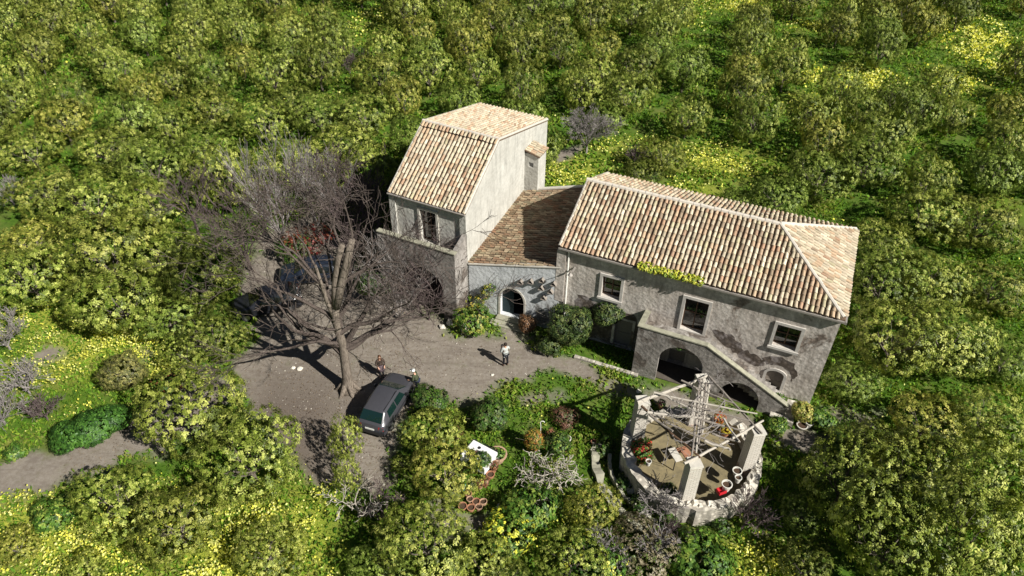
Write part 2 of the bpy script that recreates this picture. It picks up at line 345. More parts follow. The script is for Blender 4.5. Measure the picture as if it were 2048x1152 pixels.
tiles('tiles', roof, bl, (1, 0, 0), sb, L, lambda u: (0, slb if u < L - HIP else slb * (L - u) / HIP - .08), .252, .36, .09, 2)
sh, slh = slope((L, W / 2, ZE - .05), (L - HIP, W / 2, ZR))
tiles('tiles', roof, fr, (0, 1, 0), sh, W, lambda u: (0, slh * (1 - abs(u - W / 2) / (W / 2)) - .1), .245, .36, .088, 3, wts=[.2, .2, .1, .03, .17, .05, .1, .02, .1, .03])
def ridge(parent, a, b, r, seed, name='ridge', mat='mortar'):
    a, b = V3(a), V3(b); n = int((b - a).length / .38); mb = MB(); rs = random.Random(seed)
    for i in range(n):
        p = a.lerp(b, i / n); q = a.lerp(b, (i + 1.12) / n if i < n - 1 else 1); j = V3((rs.uniform(-.012, .012), rs.uniform(-.012, .012), rs.uniform(-.01, .012)))
        mb.tube([p + j, q + j], [r * 1.08, r * .92], 8, False)
    return mb.build(name, mat, parent)
up = V3((0, 0, .03))
ridge(roof, V3(rl) + up, V3(rr) + up, .13, 1); ridge(roof, V3(fr) + V3((-.12, .1, .06)), V3(rr) + up, .12, 2); ridge(roof, V3(br) + V3((-.12, -.1, .06)), V3(rr) + up, .15, 3)
ridge(roof, V3(fl) + V3((0.05, 0, .03)), V3(rl) + V3((.05, 0, .0)), .1, 4, 'verge'); ridge(roof, V3(bl) + V3((0.05, 0, .03)), V3(rl) + V3((.05, 0, .0)), .1, 5, 'verge')
mb = MB().box(0, L, -.10, .0, ZE - .16, ZE - .06).box(L + .002, L + .09, -.1, W, ZE - .19, ZE - .04); mb.box(0, L, .0, .19, ZE - .2, ZE - .12); mb.build('gutter', 'gutter_metal', farm)
# ------------------------------------------------------------------ STAIR BLOCK (external stair and landing)
stair = empty('external_staircase', (B0[0], B0[1], 0), BTH, 'weathered external staircase and arched landing against the long farmhouse front', 'staircase')
mb = MB(); y0 = -1.49
out = [(5.25, 0), (6.6, 0), (6.6, 1.7)] + list(reversed(archpts(6.6, 9.0, 1.7, 2.9, 14)))[1:] + [(9.0, 0), (10.1, 0), (10.1, .5)] + list(reversed(archpts(10.1, 12.2, .5, 1.65, 12)))[1:] + [(12.2, 0), (13.6, 0), (13.6, .95), (8.95, 3.5), (5.25, 3.55)]
panel(mb, out, [], (0, y0, 0), (1, 0, 0), (0, 0, 1), (0, 1, 0), .22)
panel(mb, [(y0 + .222, 0), (.19, 0), (.19, 3.3), (y0 + .222, 3.55)], [], (5.25, 0, 0), (0, 1, 0), (0, 0, 1), (1, 0, 0), .25)
mb.build('arched_wall', 'stair_plaster', stair)
mb = MB().box(5.502, 9.0, y0 + .222, .195, 2.45, 2.68)
NS = 14
for i in range(NS):
    x = 9.002 + i * 4.55 / NS; z = 2.68 - (i + 1) * 2.5 / (NS); mb.box(x, x + 4.55 / NS - .002, y0 + .224, .194, max(0, z - .35), z)
mb.build('steps', 'stair_plaster', stair)
mb = MB().hexa([(5.2, y0 - .04, 3.552), (8.95, y0 - .04, 3.502), (8.95, y0 + .25, 3.502), (5.2, y0 + .25, 3.552)], [(5.2, y0 - .04, 3.62), (8.95, y0 - .04, 3.57), (8.95, y0 + .25, 3.57), (5.2, y0 + .25, 3.62)])
mb.hexa([(8.952, y0 - .04, 3.502), (13.65, y0 - .04, .94), (13.65, y0 + .25, .94), (8.952, y0 + .25, 3.502)], [(8.952, y0 - .04, 3.57), (13.65, y0 - .04, 1.0), (13.65, y0 + .25, 1.0), (8.952, y0 + .25, 3.57)])
mb.hexa([(5.2, y0 + .252, 3.54), (5.5, y0 + .252, 3.54), (5.5, .19, 3.3), (5.2, .19, 3.3)], [(5.2, y0 + .252, 3.62), (5.5, y0 + .252, 3.62), (5.5, .19, 3.38), (5.2, .19, 3.38)])
mb.build('coping', 'mossy_shaded_stone', stair)
MB().box(5.51, 13.5, y0 + .23, .19, -.02, .03).build('earth_floor', 'earth_floor', stair); MB().box(9.3, 9.5, y0 + .224, .19, .031, 2.2).build('light_block_wall', 'stair_plaster', stair)  # wall added to keep the arches dark inside, earth floor darkened to match
MB().box(5.55, 5.9, -1.1, -.75, 2.68, 3.2).build('stone_block', 'mossy_shaded_stone', stair)
MB().box(12.9, 14.1, -1.9, -1.55, 0, .35).box(13.62, 14.1, -1.5, -.2, 0, .3).build('bottom_step', 'rough_stone', stair)
# ------------------------------------------------------------------ TOWER HOUSE
TTH = -.44
tower = empty('tower_house', (-7.33, 37.39, 0), TTH, 'tall pale plastered house with a steep clay tile roof beside the bare tree', 'house')
TL, TW, TF, TR, TY, TB = 5.14, 11.46, 7.0, 9.58, 4.26, 7.61
mb = MB()
side = [(0.002, 0), (TW - .05, 0), (TW - .05, TB - .1), (TY, TR - .1), (.002, TF - .1)]
panel(mb, side, [], (TL, 0, 0), (0, 1, 0), (0, 0, 1), (-1, 0, 0), .4); 
mb.build('side_wall', 'tower_plaster', tower)
mb = MB(); panel(mb, side, [], (.03, 0, 0), (0, 1, 0), (0, 0, 1), (1, 0, 0), .4)
panel(mb, rect(.432, TL - .402, 0, TB - .12), [], (0, TW - .05, 0), (1, 0, 0), (0, 0, 1), (0, -1, 0), .4)
mb.build('wall', 'tower_front_plaster', tower)
mb = MB(); panel(mb, rect(.432, TL - .402, 0, TF - .12), [rect(2.05, 3.15, 4.12, 6.4), rect(2.0, 3.4, .05, 2.3)], (0, .1, 0), (1, 0, 0), (0, 0, 1), (0, 1, 0), .4); mb.build('front_wall', 'tower_front_plaster', tower)
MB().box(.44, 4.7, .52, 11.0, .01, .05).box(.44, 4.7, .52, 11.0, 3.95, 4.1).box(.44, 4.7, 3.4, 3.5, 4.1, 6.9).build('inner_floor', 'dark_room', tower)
window(tower, 2.05, 3.15, 4.12, 6.4, y=.1, fw=.14, sill=False, name='balcony_door', mat='coping_stone')
rt = roof_slab(tower, [[(0, 0, TF), (TL, 0, TF), (TL, TY, TR), (0, TY, TR)], [(0, TY, TR), (TL, TY, TR), (TL, TW, TB), (0, TW, TB)]], .09)
s1, l1 = slope((0, 0, TF), (0, TY, TR)); s2, l2 = slope((0, TW, TB), (0, TY, TR))
ORG = TILECOL[:]; wT = [.2, .2, .12, .06, .12, .06, .12, .03, .06, .03]
tiles('tiles', rt, (0, 0, TF), (1, 0, 0), s1, TL, lambda u: (0, l1 - .42), .234, .34, .088, 4, wts=wT)
tiles('tiles', rt, V3((0, 0, TF)) + s1 * (l1 - .36) + V3((0, 0, .05)), (1, 0, 0), s1, TL, lambda u: (0, .36), .234, .36, .088, 14, wts=wT)
tiles('tiles', rt, (0, TW, TB), (1, 0, 0), s2, TL, lambda u: (0, l2), .234, .34, .086, 5, wts=[.3, .25, .1, .03, .12, .03, .1, .01, .05, .01])
ridge(rt, (0, TY, TR + .05), (TL, TY, TR + .05), .1, 6)
for x in (.05, TL - .05):
    mb = MB(); mb.tube([(x, 0, TF + .03), (x, TY, TR + .04), (x, TW, TB + .03)], .075, 8); mb.build('verge', 'coping_stone', rt)
MB().tube([(0, -.06, TF - .06), (TL, -.06, TF - .06)], .06, 8).build('gutter', 'gutter_metal', tower)
MB().tube([(TL, TW + .05, TB - .02), (0, TW + .05, TB - .02)], .06, 8).build('gutter', 'gutter_metal', tower)
# closet bump
mb = MB(); panel(mb, rect(TL + .003, TL + .95, 2, 6.93), [rect(TL + .3, TL + .62, 6.0, 6.32)], (0, 7.9, 0), (1, 0, 0), (0, 0, 1), (0, 1, 0), .12)
panel(mb, [(8.022, 2), (9.1, 2), (9.1, 6.93), (8.022, 6.93)], [], (TL + .95, 0, 0), (0, 1, 0), (0, 0, 1), (-1, 0, 0), .12); panel(mb, rect(TL + .003, TL + .828, 2, 6.93), [], (0, 9.1, 0), (1, 0, 0), (0, 0, 1), (0, -1, 0), .12)
bump = mb.build('closet', 'tower_plaster', tower)
MB().box(TL + .31, TL + .61, 7.96, 8.0, 6.01, 6.31).build('small_window', 'dark_glass', bump)
br_ = roof_slab(bump, [[(TL, 7.82, 7.16), (TL + 1.05, 7.82, 6.88), (TL + 1.05, 9.2, 6.88), (TL, 9.2, 7.16)]], .06)
tiles('tiles', br_, (TL + 1.05, 7.82, 6.88), (0, 1, 0), V3((-1.05, 0, .28)).normalized(), 1.38, lambda u: (0, 1.07), .22, .36, .085, 7, wts=wT)
# terrace with arch in front
terr = empty('arched_terrace', (-7.33, 37.39, 0), TTH, 'overgrown arched terrace with a pale coping before the tall pale house', 'terrace')
mb = MB(); ty = -1.5
out = [(0, 0), (1.5, 0), (1.5, 2.2)] + list(reversed(archpts(1.5, 4.3, 2.2, 3.5, 14)))[1:] + [(4.3, 0), (5.2, 0), (5.2, 5.15), (0, 5.15)]
panel(mb, out, [], (0, ty, 0), (1, 0, 0), (0, 0, 1), (0, 1, 0), .25)
mb.hexa([(4.9, ty + .252, 0), (5.14, ty + .252, 0), (5.14, .09, 0), (4.9, .09, 0)], [(4.9, ty + .252, 5.15), (5.14, ty + .252, 5.15), (5.14, .09, 5.6), (4.9, .09, 5.6)])
mb.box(.0, 4.895, ty + .252, .09, 3.95, 4.1); mb.build('arched_wall', 'stair_plaster', terr)
mb = MB().box(0, 5.22, ty - .04, ty + .29, 5.152, 5.22)
mb.build('coping', 'mossy_shaded_stone', terr)
# ------------------------------------------------------------------ ANNEX
AA = V3((-2.6, 35.25, 0)); AB = V3((2.72, 33.26, 0)); au = (AB - AA).normalized(); ath = math.atan2(au.y, au.x); AL = (AB - AA).length
annex = empty('low_annex', AA, ath, 'low white washed annex with an arched door joining the two taller houses', 'house')
mb = MB()
hd = [(2.05, .18), (3.55, .18)] + archpts(2.05, 3.55, 1.45, 2.4, 14)
panel(mb, [(.02, -.1), (AL, -.1), (AL, 4.78), (.02, 3.42)], [hd], (0, 0, 0), (1, 0, 0), (0, 0, 1), (0, 1, 0), .4); mb.build('front_wall', 'annex_plaster', annex)
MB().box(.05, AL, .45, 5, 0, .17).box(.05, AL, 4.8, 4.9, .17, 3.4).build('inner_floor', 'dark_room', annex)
dr = MB(); panel(dr, [(2.055, .19), (2.8, .19), (2.8, 2.395)] + [(a, b) for a, b in archpts(2.055, 3.545, 1.45, 2.395, 14) if a < 2.79], [], (0, .3, 0), (1, 0, 0), (0, 0, 1), (0, 1, 0), .05); dr.build('door', 'dark_door', annex)
mb = MB(); panel(mb, [(1.93, .18), (3.67, .18)] + archpts(1.93, 3.67, 1.45, 2.5, 14), [[(2.052, .185), (3.548, .185)] + archpts(2.052, 3.548, 1.45, 2.398, 14)], (0, -.035, 0), (1, 0, 0), (0, 0, 1), (0, 1, 0), .03); mb.build('door_surround', 'coping_stone', annex)
MB().box(1.9, 3.8, -.45, -.04, -.05, .17).box(1.7, 4.0, -.95, -.452, -.05, .09).build('doorstep', 'mossy_shaded_stone', annex)
MB().hexa([(.0, -.06, 3.425), (AL, -.06, 4.785), (AL, .3, 4.785), (0, .3, 3.425)], [(.0, -.06, 3.49), (AL, -.06, 4.85), (AL, .3, 4.85), (0, .3, 3.49)]).build('coping', 'coping_stone', annex)
for s_, z_ in ((3.35, 3.2), (3.97, 3.42), (4.65, 3.7), (4.62, 3.13), (5.2, 3.05), (4.8, 2.47), (5.36, 3.66)):
    mb = MB(); h, wd, d, t = .15, .17, .24, .025
    mb.hexa([(s_ - wd, -d, z_ - .1), (s_, -d, z_ + h - t), (s_, -.004, z_ + h - t), (s_ - wd, -.004, z_ - .1)], [(s_ - wd, -d, z_ - .1 + t), (s_, -d, z_ + h), (s_, -.004, z_ + h), (s_ - wd, -.004, z_ - .1 + t)])
    mb.hexa([(s_ + .001, -d, z_ + h - t), (s_ + wd, -d, z_ - .1), (s_ + wd, -.004, z_ - .1), (s_ + .001, -.004, z_ + h - t)], [(s_ + .001, -d, z_ + h), (s_ + wd, -d, z_ - .1 + t), (s_ + wd, -.004, z_ - .1 + t), (s_ + .001, -.004, z_ + h)])
    mb.box(s_ - wd, s_ + wd, -d, -.004, z_ - .14, z_ - .102); mb.build('pigeon_hole', 'vent_clay', annex)
inv = Matrix.Rotation(-ath, 3, 'Z')
def al(p): return inv @ (V3(p) - AA)
aFL, aFR, aBL, aBR = V3((-.02, .0, 3.47)), V3((AL, .0, 4.83)), al((.66, 42.3, 4.12)), al((5.75, 40.9, 5.42))
ra = roof_slab(annex, [[aFL, aFR, aBR, aBL]], .1)
uu = (aBL - aFL); ul = uu.length; vv_ = (aFR - aFL); vl = vv_.length
tiles('tiles', ra, aFL, uu.normalized(), vv_.normalized(), ul, lambda u: (0, vl + (u / ul) * ((aBR - aBL).length - vl)), .215, .36, .075, 8,
      pal=[(.26, .165, .10), (.2, .12, .07), (.33, .23, .14), (.13, .085, .05), (.22, .18, .11), (.27, .14, .08), (.4, .31, .2)], mat='dark_clay_tiles', wts=None, jig=1.6)
MB().hexa([aBL + V3((0, .02, -.3)), aBR + V3((0, .02, -.3)), aBR + V3((0, .25, -.3)), aBL + V3((0, .25, -.3))], [aBL + V3((0, .02, .08)), aBR + V3((0, .02, .08)), aBR + V3((0, .25, .08)), aBL + V3((0, .25, .08))]).build('back_coping', 'coping_stone', annex)
mb = MB().hexa([aBL + V3((0, -.02, -4.1)), aBR + V3((0, -.02, -5.4)), aBR + V3((0, .22, -5.4)), aBL + V3((0, .22, -4.1))], [aBL + V3((0, -.02, -.31)), aBR + V3((0, -.02, -.31)), aBR + V3((0, .22, -.31)), aBL + V3((0, .22, -.31))]).build('wall', 'annex_plaster', annex)
# ------------------------------------------------------------------ GROUND
RNG = np.random.RandomState(5)
def pg(pts): return np.array([G(*p) for p in pts])
def sdist(P, poly):
    """signed distance, positive inside"""
    x, y = P[:, 0], P[:, 1]; n = len(poly); ins = np.zeros(len(P), bool); dm = np.full(len(P), 1e9)
    for i in range(n):
        a, b = poly[i], poly[(i + 1) % n]; e = b - a
        t = np.clip(((x - a[0]) * e[0] + (y - a[1]) * e[1]) / (e @ e), 0, 1)
        dm = np.minimum(dm, np.hypot(x - a[0] - t * e[0], y - a[1] - t * e[1]))
        c = (a[1] > y) != (b[1] > y)
        with np.errstate(divide='ignore', invalid='ignore'): xi = (b[0] - a[0]) * (y - a[1]) / (b[1] - a[1]) + a[0]
        ins ^= c & (x < xi)
    return np.where(ins, dm, -dm)
YARD = pg([(455, 742), (492, 690), (500, 640), (480, 560), (520, 470), (620, 430), (700, 470), (745, 560), (840, 590), (905, 655), (935, 672), (985, 668), (1000, 632), (1040, 655), (1065, 690), (1130, 712), (1200, 738), (1330, 782), (1420, 800), (1560, 850), (1645, 872), (1665, 900), (1640, 915), (1600, 903), (1500, 866), (1400, 845), (1300, 806), (1220, 775), (1150, 757), (1090, 752), (1020, 770), (960, 790), (900, 808), (860, 800), (835, 790), (820, 850), (790, 900), (780, 950), (740, 990), (690, 990), (640, 965), (590, 930), (540, 880), (470, 790)])
ROAD = pg([(-60, 935), (60, 905), (160, 875), (235, 846), (300, 800), (380, 765), (470, 735), (480, 800), (400, 870), (300, 915), (250, 930), (145, 948), (95, 985), (40, 1005), (-60, 1018)])
DIRT = [YARD, ROAD, pg([(20, 735), (60, 705), (110, 680), (125, 700), (90, 725), (50, 740)]), pg([(275, 725), (300, 705), (312, 722), (290, 740)]),
        pg([(1640, 880), (1650, 830), (1680, 820), (1690, 850), (1665, 890)]), pg([(1105, 790), (1122, 782), (1132, 797), (1110, 806)]), pg([(1025, 795), (1060, 790), (1075, 800), (1045, 803)]),
        pg([(870, 990), (930, 1010), (1000, 1040), (980, 1070), (900, 1060), (860, 1020)]), pg([(1095, 318), (1130, 300), (1170, 290), (1165, 305), (1120, 330)]), pg([(1640, 830), (1700, 810), (1760, 830), (1740, 850), (1680, 850)])]
FLOW = [(190, 690, 130, 55, 1), (450, 1120, 120, 60, 1), (90, 640, 70, 40, .9), (130, 740, 110, 35, .6), (250, 650, 90, 35, .5), (40, 490, 45, 60, .5), (15, 250, 30, 80, .5), (80, 1080, 130, 60, 1), (330, 1080, 260, 90, 1), (560, 1060, 120, 110, 1), (330, 735, 40, 40, .9), (30, 1040, 60, 50, 1), (620, 1110, 70, 60, .9),
        (1140, 342, 75, 28, 1), (1440, 325, 120, 35, .9), (1255, 300, 80, 25, .5), (1700, 157, 100, 22, 1), (1980, 95, 85, 65, 1), (1620, 208, 50, 20, .9), (1500, 1130, 110, 40, .8), (740, 50, 60, 30, .4), (1370, 30, 40, 20, .6), (1470, 8, 90, 14, .8), (1920, 170, 60, 30, .7), (1650, 55, 70, 10, .7), (1400, 380, 70, 20, .7), (1800, 520, 40, 20, .1), (900, 1010, 60, 40, .3), (1110, 1060, 120, 60, .35), (2010, 410, 40, 30, .3), (150, 820, 60, 20, .2)]
FL2 = []
for cx, cy, rx, ry, st in FLOW:
    c = G(cx, cy); a = G(cx + rx, cy); b = G(cx, cy - ry); b2 = G(cx, cy + ry); FL2.append((c[0], c[1], abs(a[0] - c[0]), abs(b[1] - b2[1]) / 2 + .3, st))
def masks(P, rough=True):
    d = np.full(len(P), -1e9)
    for p in DIRT: d = np.maximum(d, sdist(P, p))
    n = np.sin(P[:, 0] * 1.7 + np.sin(P[:, 1] * 1.3) * 1.5) * .18 + np.sin(P[:, 1] * 2.3 + np.sin(P[:, 0] * 1.9) * 1.2) * .15 + np.sin(P[:, 0] * 5.1 + P[:, 1] * 3.3) * .07
    n = n + np.sin(P[:, 0] * 11.3 + np.sin(P[:, 1] * 7) * 2) * .06; dirt = np.clip((d + n * 1.5 + .3) / .8, 0, 1)
    fl = np.zeros(len(P))
    for x, y, a, b, st in FL2: fl = np.maximum(fl, st * np.clip(1.35 - np.hypot((P[:, 0] - x) / a, (P[:, 1] - y) / b), 0, 1))
    return dirt, fl
xs = np.concatenate([np.linspace(-420, -46, 26)[:-1], np.arange(-46, 46, .22), np.linspace(46, 420, 26)[1:]])
ys = np.concatenate([np.linspace(-120, 12, 14)[:-1], np.arange(12, 52, .2), np.arange(52, 100, .5), np.linspace(100, 900, 30)])
X, Y = np.meshgrid(xs, ys); P = np.stack([X.ravel(), Y.ravel()], 1); nx, ny = len(xs), len(ys)
dirt, fl = masks(P)
near = (np.abs(P[:, 0]) < 46) & (P[:, 1] > 12) & (P[:, 1] < 100)
Zg = np.where(near, (np.sin(P[:, 0] * 3.1) * np.sin(P[:, 1] * 2.7) * .02 + np.sin(P[:, 0] * .9 + 1) * np.sin(P[:, 1] * .8) * .03) * (1 - dirt * .8), 0) - .01
V = np.column_stack([P, Zg]); idx = np.arange(nx * ny).reshape(ny, nx)
Fq = np.stack([idx[:-1, :-1], idx[:-1, 1:], idx[1:, 1:], idx[1:, :-1]], -1).reshape(-1, 4)
b = NB('ground', .97, .1)
f1 = b.noise(.5, 6, .7); f2 = b.noise(3.5, 6, .75); f3 = b.noise(22, 4, .8); f4 = b.noise(.22, 4, .6)
sep = b.n.new('ShaderNodeSeparateColor'); b.l.new(b.attr('Mask'), sep.inputs[0])
green = b.mix(b.g(f2, .3, .7), (.035, .08, .01), (.09, .17, .016)); green = b.mix(b.g(f1, .45, .65), green, (.12, .14, .035))
green = b.mix(b.mix(.5, (0, 0, 0), b.g(f3, .6, .75)), green, (.1, .08, .04))
ad = b.n.new('ShaderNodeMath'); ad.operation = 'MULTIPLY'; b.l.new(sep.outputs[1], ad.inputs[0]); b.l.new(b.g(f3, .42, .6), ad.inputs[1])
green = b.mix(b.mix(.7, (0, 0, 0), ad.outputs[0]), green, (.6, .58, .08))
dirtc = b.mix(b.g(f1, .35, .65), (.22, .188, .15), (.145, .12, .095)); dirtc = b.mix(b.g(f2, .35, .8), dirtc, (.3, .27, .235))
yb = b.n.new('ShaderNodeSeparateXYZ'); b.l.new(b.tc.outputs['Object'], yb.inputs[0])
dirtc = b.mix(b.mix(.55, (0, 0, 0), b.g(f3, .5, .8)), dirtc, (.1, .08, .07)); 
wv = b.noise(1.1, 5, .6, stretch=(.35, 2.2, 1), dist=1.2); dirtc = b.mix(b.mix(.5, (0, 0, 0), b.g(wv, .52, .64)), dirtc, (.15, .125, .105))
f5 = b.noise(1.4, 7, .75, dist=.5); dirtc = b.mix(b.mix(.35, (0, 0, 0), b.g(f5, .56, .68)), dirtc, (.12, .14, .05))
dirtc = b.mix(sep.outputs[2], dirtc, b.mix(b.g(f3, .4, .7), (.11, .09, .075), (.18, .15, .122)))
b.col(b.mix(sep.outputs[0], green, dirtc)); b.bump(b.mix(.5, f2, f3), .6, .05)
ground = mk('ground', V, Fq, 'ground'); tagp(ground, 'grove floor of grass and bare earth under everything', None, None, 'structure')
brown = np.clip((-7.5 - P[:, 0]) / 3, 0, 1) * np.clip((32 - P[:, 1]) / 5, 0, 1) * np.clip((P[:, 0] + 15) / 2, 0, 1)
at = ground.data.attributes.new('Mask', 'FLOAT_COLOR', 'POINT'); c = np.ones((len(P), 4), np.float32); c[:, 0] = dirt; c[:, 1] = fl; c[:, 2] = brown; at.data.foreach_set('color', c.ravel())
# ------------------------------------------------------------------ leaf clouds
def quads(C, N, size, aspect, rs, face=None):
    """leaf shaped quads at C with their long side roughly along N"""
    n = len(C); N = N / (np.linalg.norm(N, axis=1, keepdims=True) + 1e-9)
    r = rs.randn(n, 3) if face is None else face; S_ = np.cross(N, r); S_ /= (np.linalg.norm(S_, axis=1, keepdims=True) + 1e-9)
    sz = (size * (1 + rs.randn(n) * .22).clip(.5, 1.6))[:, None]
    a = C - N * sz * .5; c_ = C + N * sz * .5; bb = C + S_ * sz * aspect * .5; d = C - S_ * sz * aspect * .5
    V = np.stack([a, bb, c_, d], 1).reshape(-1, 3); Fq = np.arange(4 * n).reshape(n, 4)
    return V, Fq
def lobes_points(lobes, n, rs, tol=.86):
    """points on the outer skin of a union of ellipsoids"""
    L_ = np.array(lobes); area = (L_[:, 3] * L_[:, 4]) ** 1.0; k = rs.choice(len(L_), n * 2, p=area / area.sum())
    d = rs.randn(n * 2, 3); d /= np.linalg.norm(d, axis=1, keepdims=True)
    rad = np.stack([L_[k, 3], L_[k, 3], L_[k, 4]], 1); depth = 1 - np.abs(rs.randn(n * 2)) * .1
    Pt = L_[k, :3] + d * rad * depth[:, None]; ok = np.ones(n * 2, bool)
    for l in L_:
        q = (Pt - l[:3]) / np.array([l[3], l[3], l[4]]); ok &= (np.linalg.norm(q, axis=1) > tol)
    Nn = d / rad; Nn /= np.linalg.norm(Nn, axis=1, keepdims=True)
    return Pt[ok][:n], Nn[ok][:n]
def foliage(name, lobes, nclump, per, leaf, aspect, crad, pal, seed, mat='citrus_leaf', parent=None, zmin=.15, up=.35, tuftvar=.22, cvar=.18):
    rs = np.random.RandomState(seed); C, N = lobes_points(lobes, nclump, rs); m = C[:, 2] > zmin; C, N = C[m], N[m]
    n = len(C); idx = np.repeat(np.arange(n), per); dirs = rs.randn(n * per, 3) * .75 + N[idx] * .9 + np.array([0, 0, up]); dirs /= np.linalg.norm(dirs, axis=1, keepdims=True)
    cr = crad * (.7 + .6 * rs.rand(n))[idx][:, None]; Q = C[idx] + dirs * cr * rs.rand(n * per, 1) ** .6
    cn = Q - np.array([0, 0, np.mean([l[2] for l in lobes]) * .75]); cn /= (np.linalg.norm(cn, axis=1, keepdims=True) + 1e-6); fc = N[idx] * .7 + cn * .75 + dirs * .4 + rs.randn(n * per, 3) * .34 + np.array([0, 0, .15]); D = np.cross(fc, rs.randn(n * per, 3))
    V, Fq = quads(Q, D, np.full(len(Q), leaf), aspect, rs, fc)
    pal = np.array(pal); t = np.clip(rs.rand(n) + rs.randn(n) * tuftvar, 0, .999); kk = (t * len(pal)).astype(int)
    col = pal[kk[idx]] * (1 + rs.randn(n * per, 1) * cvar).clip(.4, 1.8)
    return mk(name, V, Fq, mat, parent, cols=np.clip(col, .004, .95))
def blob(r, h, z, nl, rs, lr=(.32, .5), flat=.8):
    ls = [(0, 0, z, r * .78, h * .4)]
    for i in range(nl):
        a = 2 * PI * (i + rs.rand() * .7) / nl * 2.4; e = rs.uniform(-.55, 1.0); q = rs.uniform(.55, .72) * r * math.cos(e * .9); s = rs.uniform(*lr) * r
        ls.append((q * math.cos(a), q * math.sin(a), z + math.sin(e) * h * .36, s, s * flat))
    return ls
CIT = [(.065, .088, .011), (.095, .125, .016), (.125, .158, .021), (.16, .195, .028), (.20, .235, .038), (.27, .30, .06), (.38, .40, .10)]
def branches(mb, p, d, length, r, depth, rs, spread=.6, curl=.25, minr=.008, nseg=4, nchild=(3, 5), sides=4, upw=.15, shrink=.62, tw=.55):
    pts = [p]; rr = [r]; q = p.copy(); dd = d.copy()
    for i in range(nseg):
        dd = (dd + V3((rs.gauss(0, 1), rs.gauss(0, 1), rs.gauss(0, .8))) * curl * .4 + V3((0, 0, upw * .25))).normalized()
        q = q + dd * length / nseg; pts.append(q.copy()); rr.append(max(minr, r * (1 - tw * (i + 1) / nseg)))
    mb.tube(pts, rr, max(3, sides), False)
    if depth <= 0: return
    n = rs.randint(*nchild)
    for k in range(n):
        t = rs.uniform(.3, 1) if k else 1.0; j = min(nseg, max(1, int(round(t * nseg)))); ax = V3((rs.gauss(0, 1), rs.gauss(0, 1), rs.gauss(0, .6))).normalized()
        dv = (pts[j] - pts[j - 1]).normalized(); nd = (dv + ax * spread * rs.uniform(.7, 1.4)).normalized()
        branches(mb, pts[j], nd, length * shrink * rs.uniform(.75, 1.2), rr[j] * rs.uniform(.55, .8), depth - 1, rs, spread, curl, minr, max(3, nseg - 1), nchild, max(3, sides - 1), upw, shrink, tw)
# citrus tree kinds
KINDS = []
for k in range(9):
    rs = np.random.RandomState(40 + k); rp = random.Random(70 + k)
    shade = [1, 1, .88, 1.08, .85, 1, .74, 1.12, 1.02][k]; warm = [1, 1.04, .95, 1, 1.08, .9, 1.02, 1.03, 1.16][k]
    pal = [(c[0] * shade * warm * 1.03, c[1] * shade * 1.08, c[2] * shade) for c in CIT]
    cr = foliage('crown', blob(2.6, 3.6, 2.15, 13 + k % 4, rs), 980, 27, .112, .55, .2, pal, 100 + k)
    mb = MB(); top = V3((rp.uniform(-.1, .1), rp.uniform(-.1, .1), .9)); mb.tube([(0, 0, -.1), top * .5, top], [.16, .13, .12], 7)
    for i in range(5):
        a = 2 * PI * i / 5 + rp.random(); branches(mb, top, V3((math.cos(a), math.sin(a), 1.0)).normalized(), 1.4, .07, 2, rp, nchild=(2, 4), upw=.4)
    tk = mb.build('trunk', 'citrus_bark')
    KINDS.append((cr, tk)); 
ktemplate_used = set()
trees = []
def citrus(x, y, diam, label, group, kind=None, hs=1.0, rz=None):
    k = kind if kind is not None else random.Random(int(x * 31 + y * 17)).randrange(9)
    cr, tk = KINDS[k]; rr = random.Random(int(x * 101 + y * 57))
    e = empty('citrus_tree', (x, y, 0), rz if rz is not None else rr.uniform(0, 6.28), label, 'tree', group); s = diam / 6.1; e.scale = (s * rr.uniform(.94, 1.06), s * rr.uniform(.94, 1.06), s * hs * rr.uniform(.92, 1.1))
    if k not in ktemplate_used: c, t = cr, tk; ktemplate_used.add(k)
    else: c, t = cr.copy(), tk.copy(); COL.objects.link(c); COL.objects.link(t)
    c.parent = e; t.parent = e; trees.append((x, y, diam)); return e
def tree_px(px, py, wpx, where, kind=None, hs=1.0, zc=2.0):
    x, y = G(px, py, zc); dist = math.sqrt(x * x + y * y + (CH - zc) ** 2); return citrus(x, y, wpx * dist / F, where, 'citrus trees standing close around the houses and yard', kind, hs)
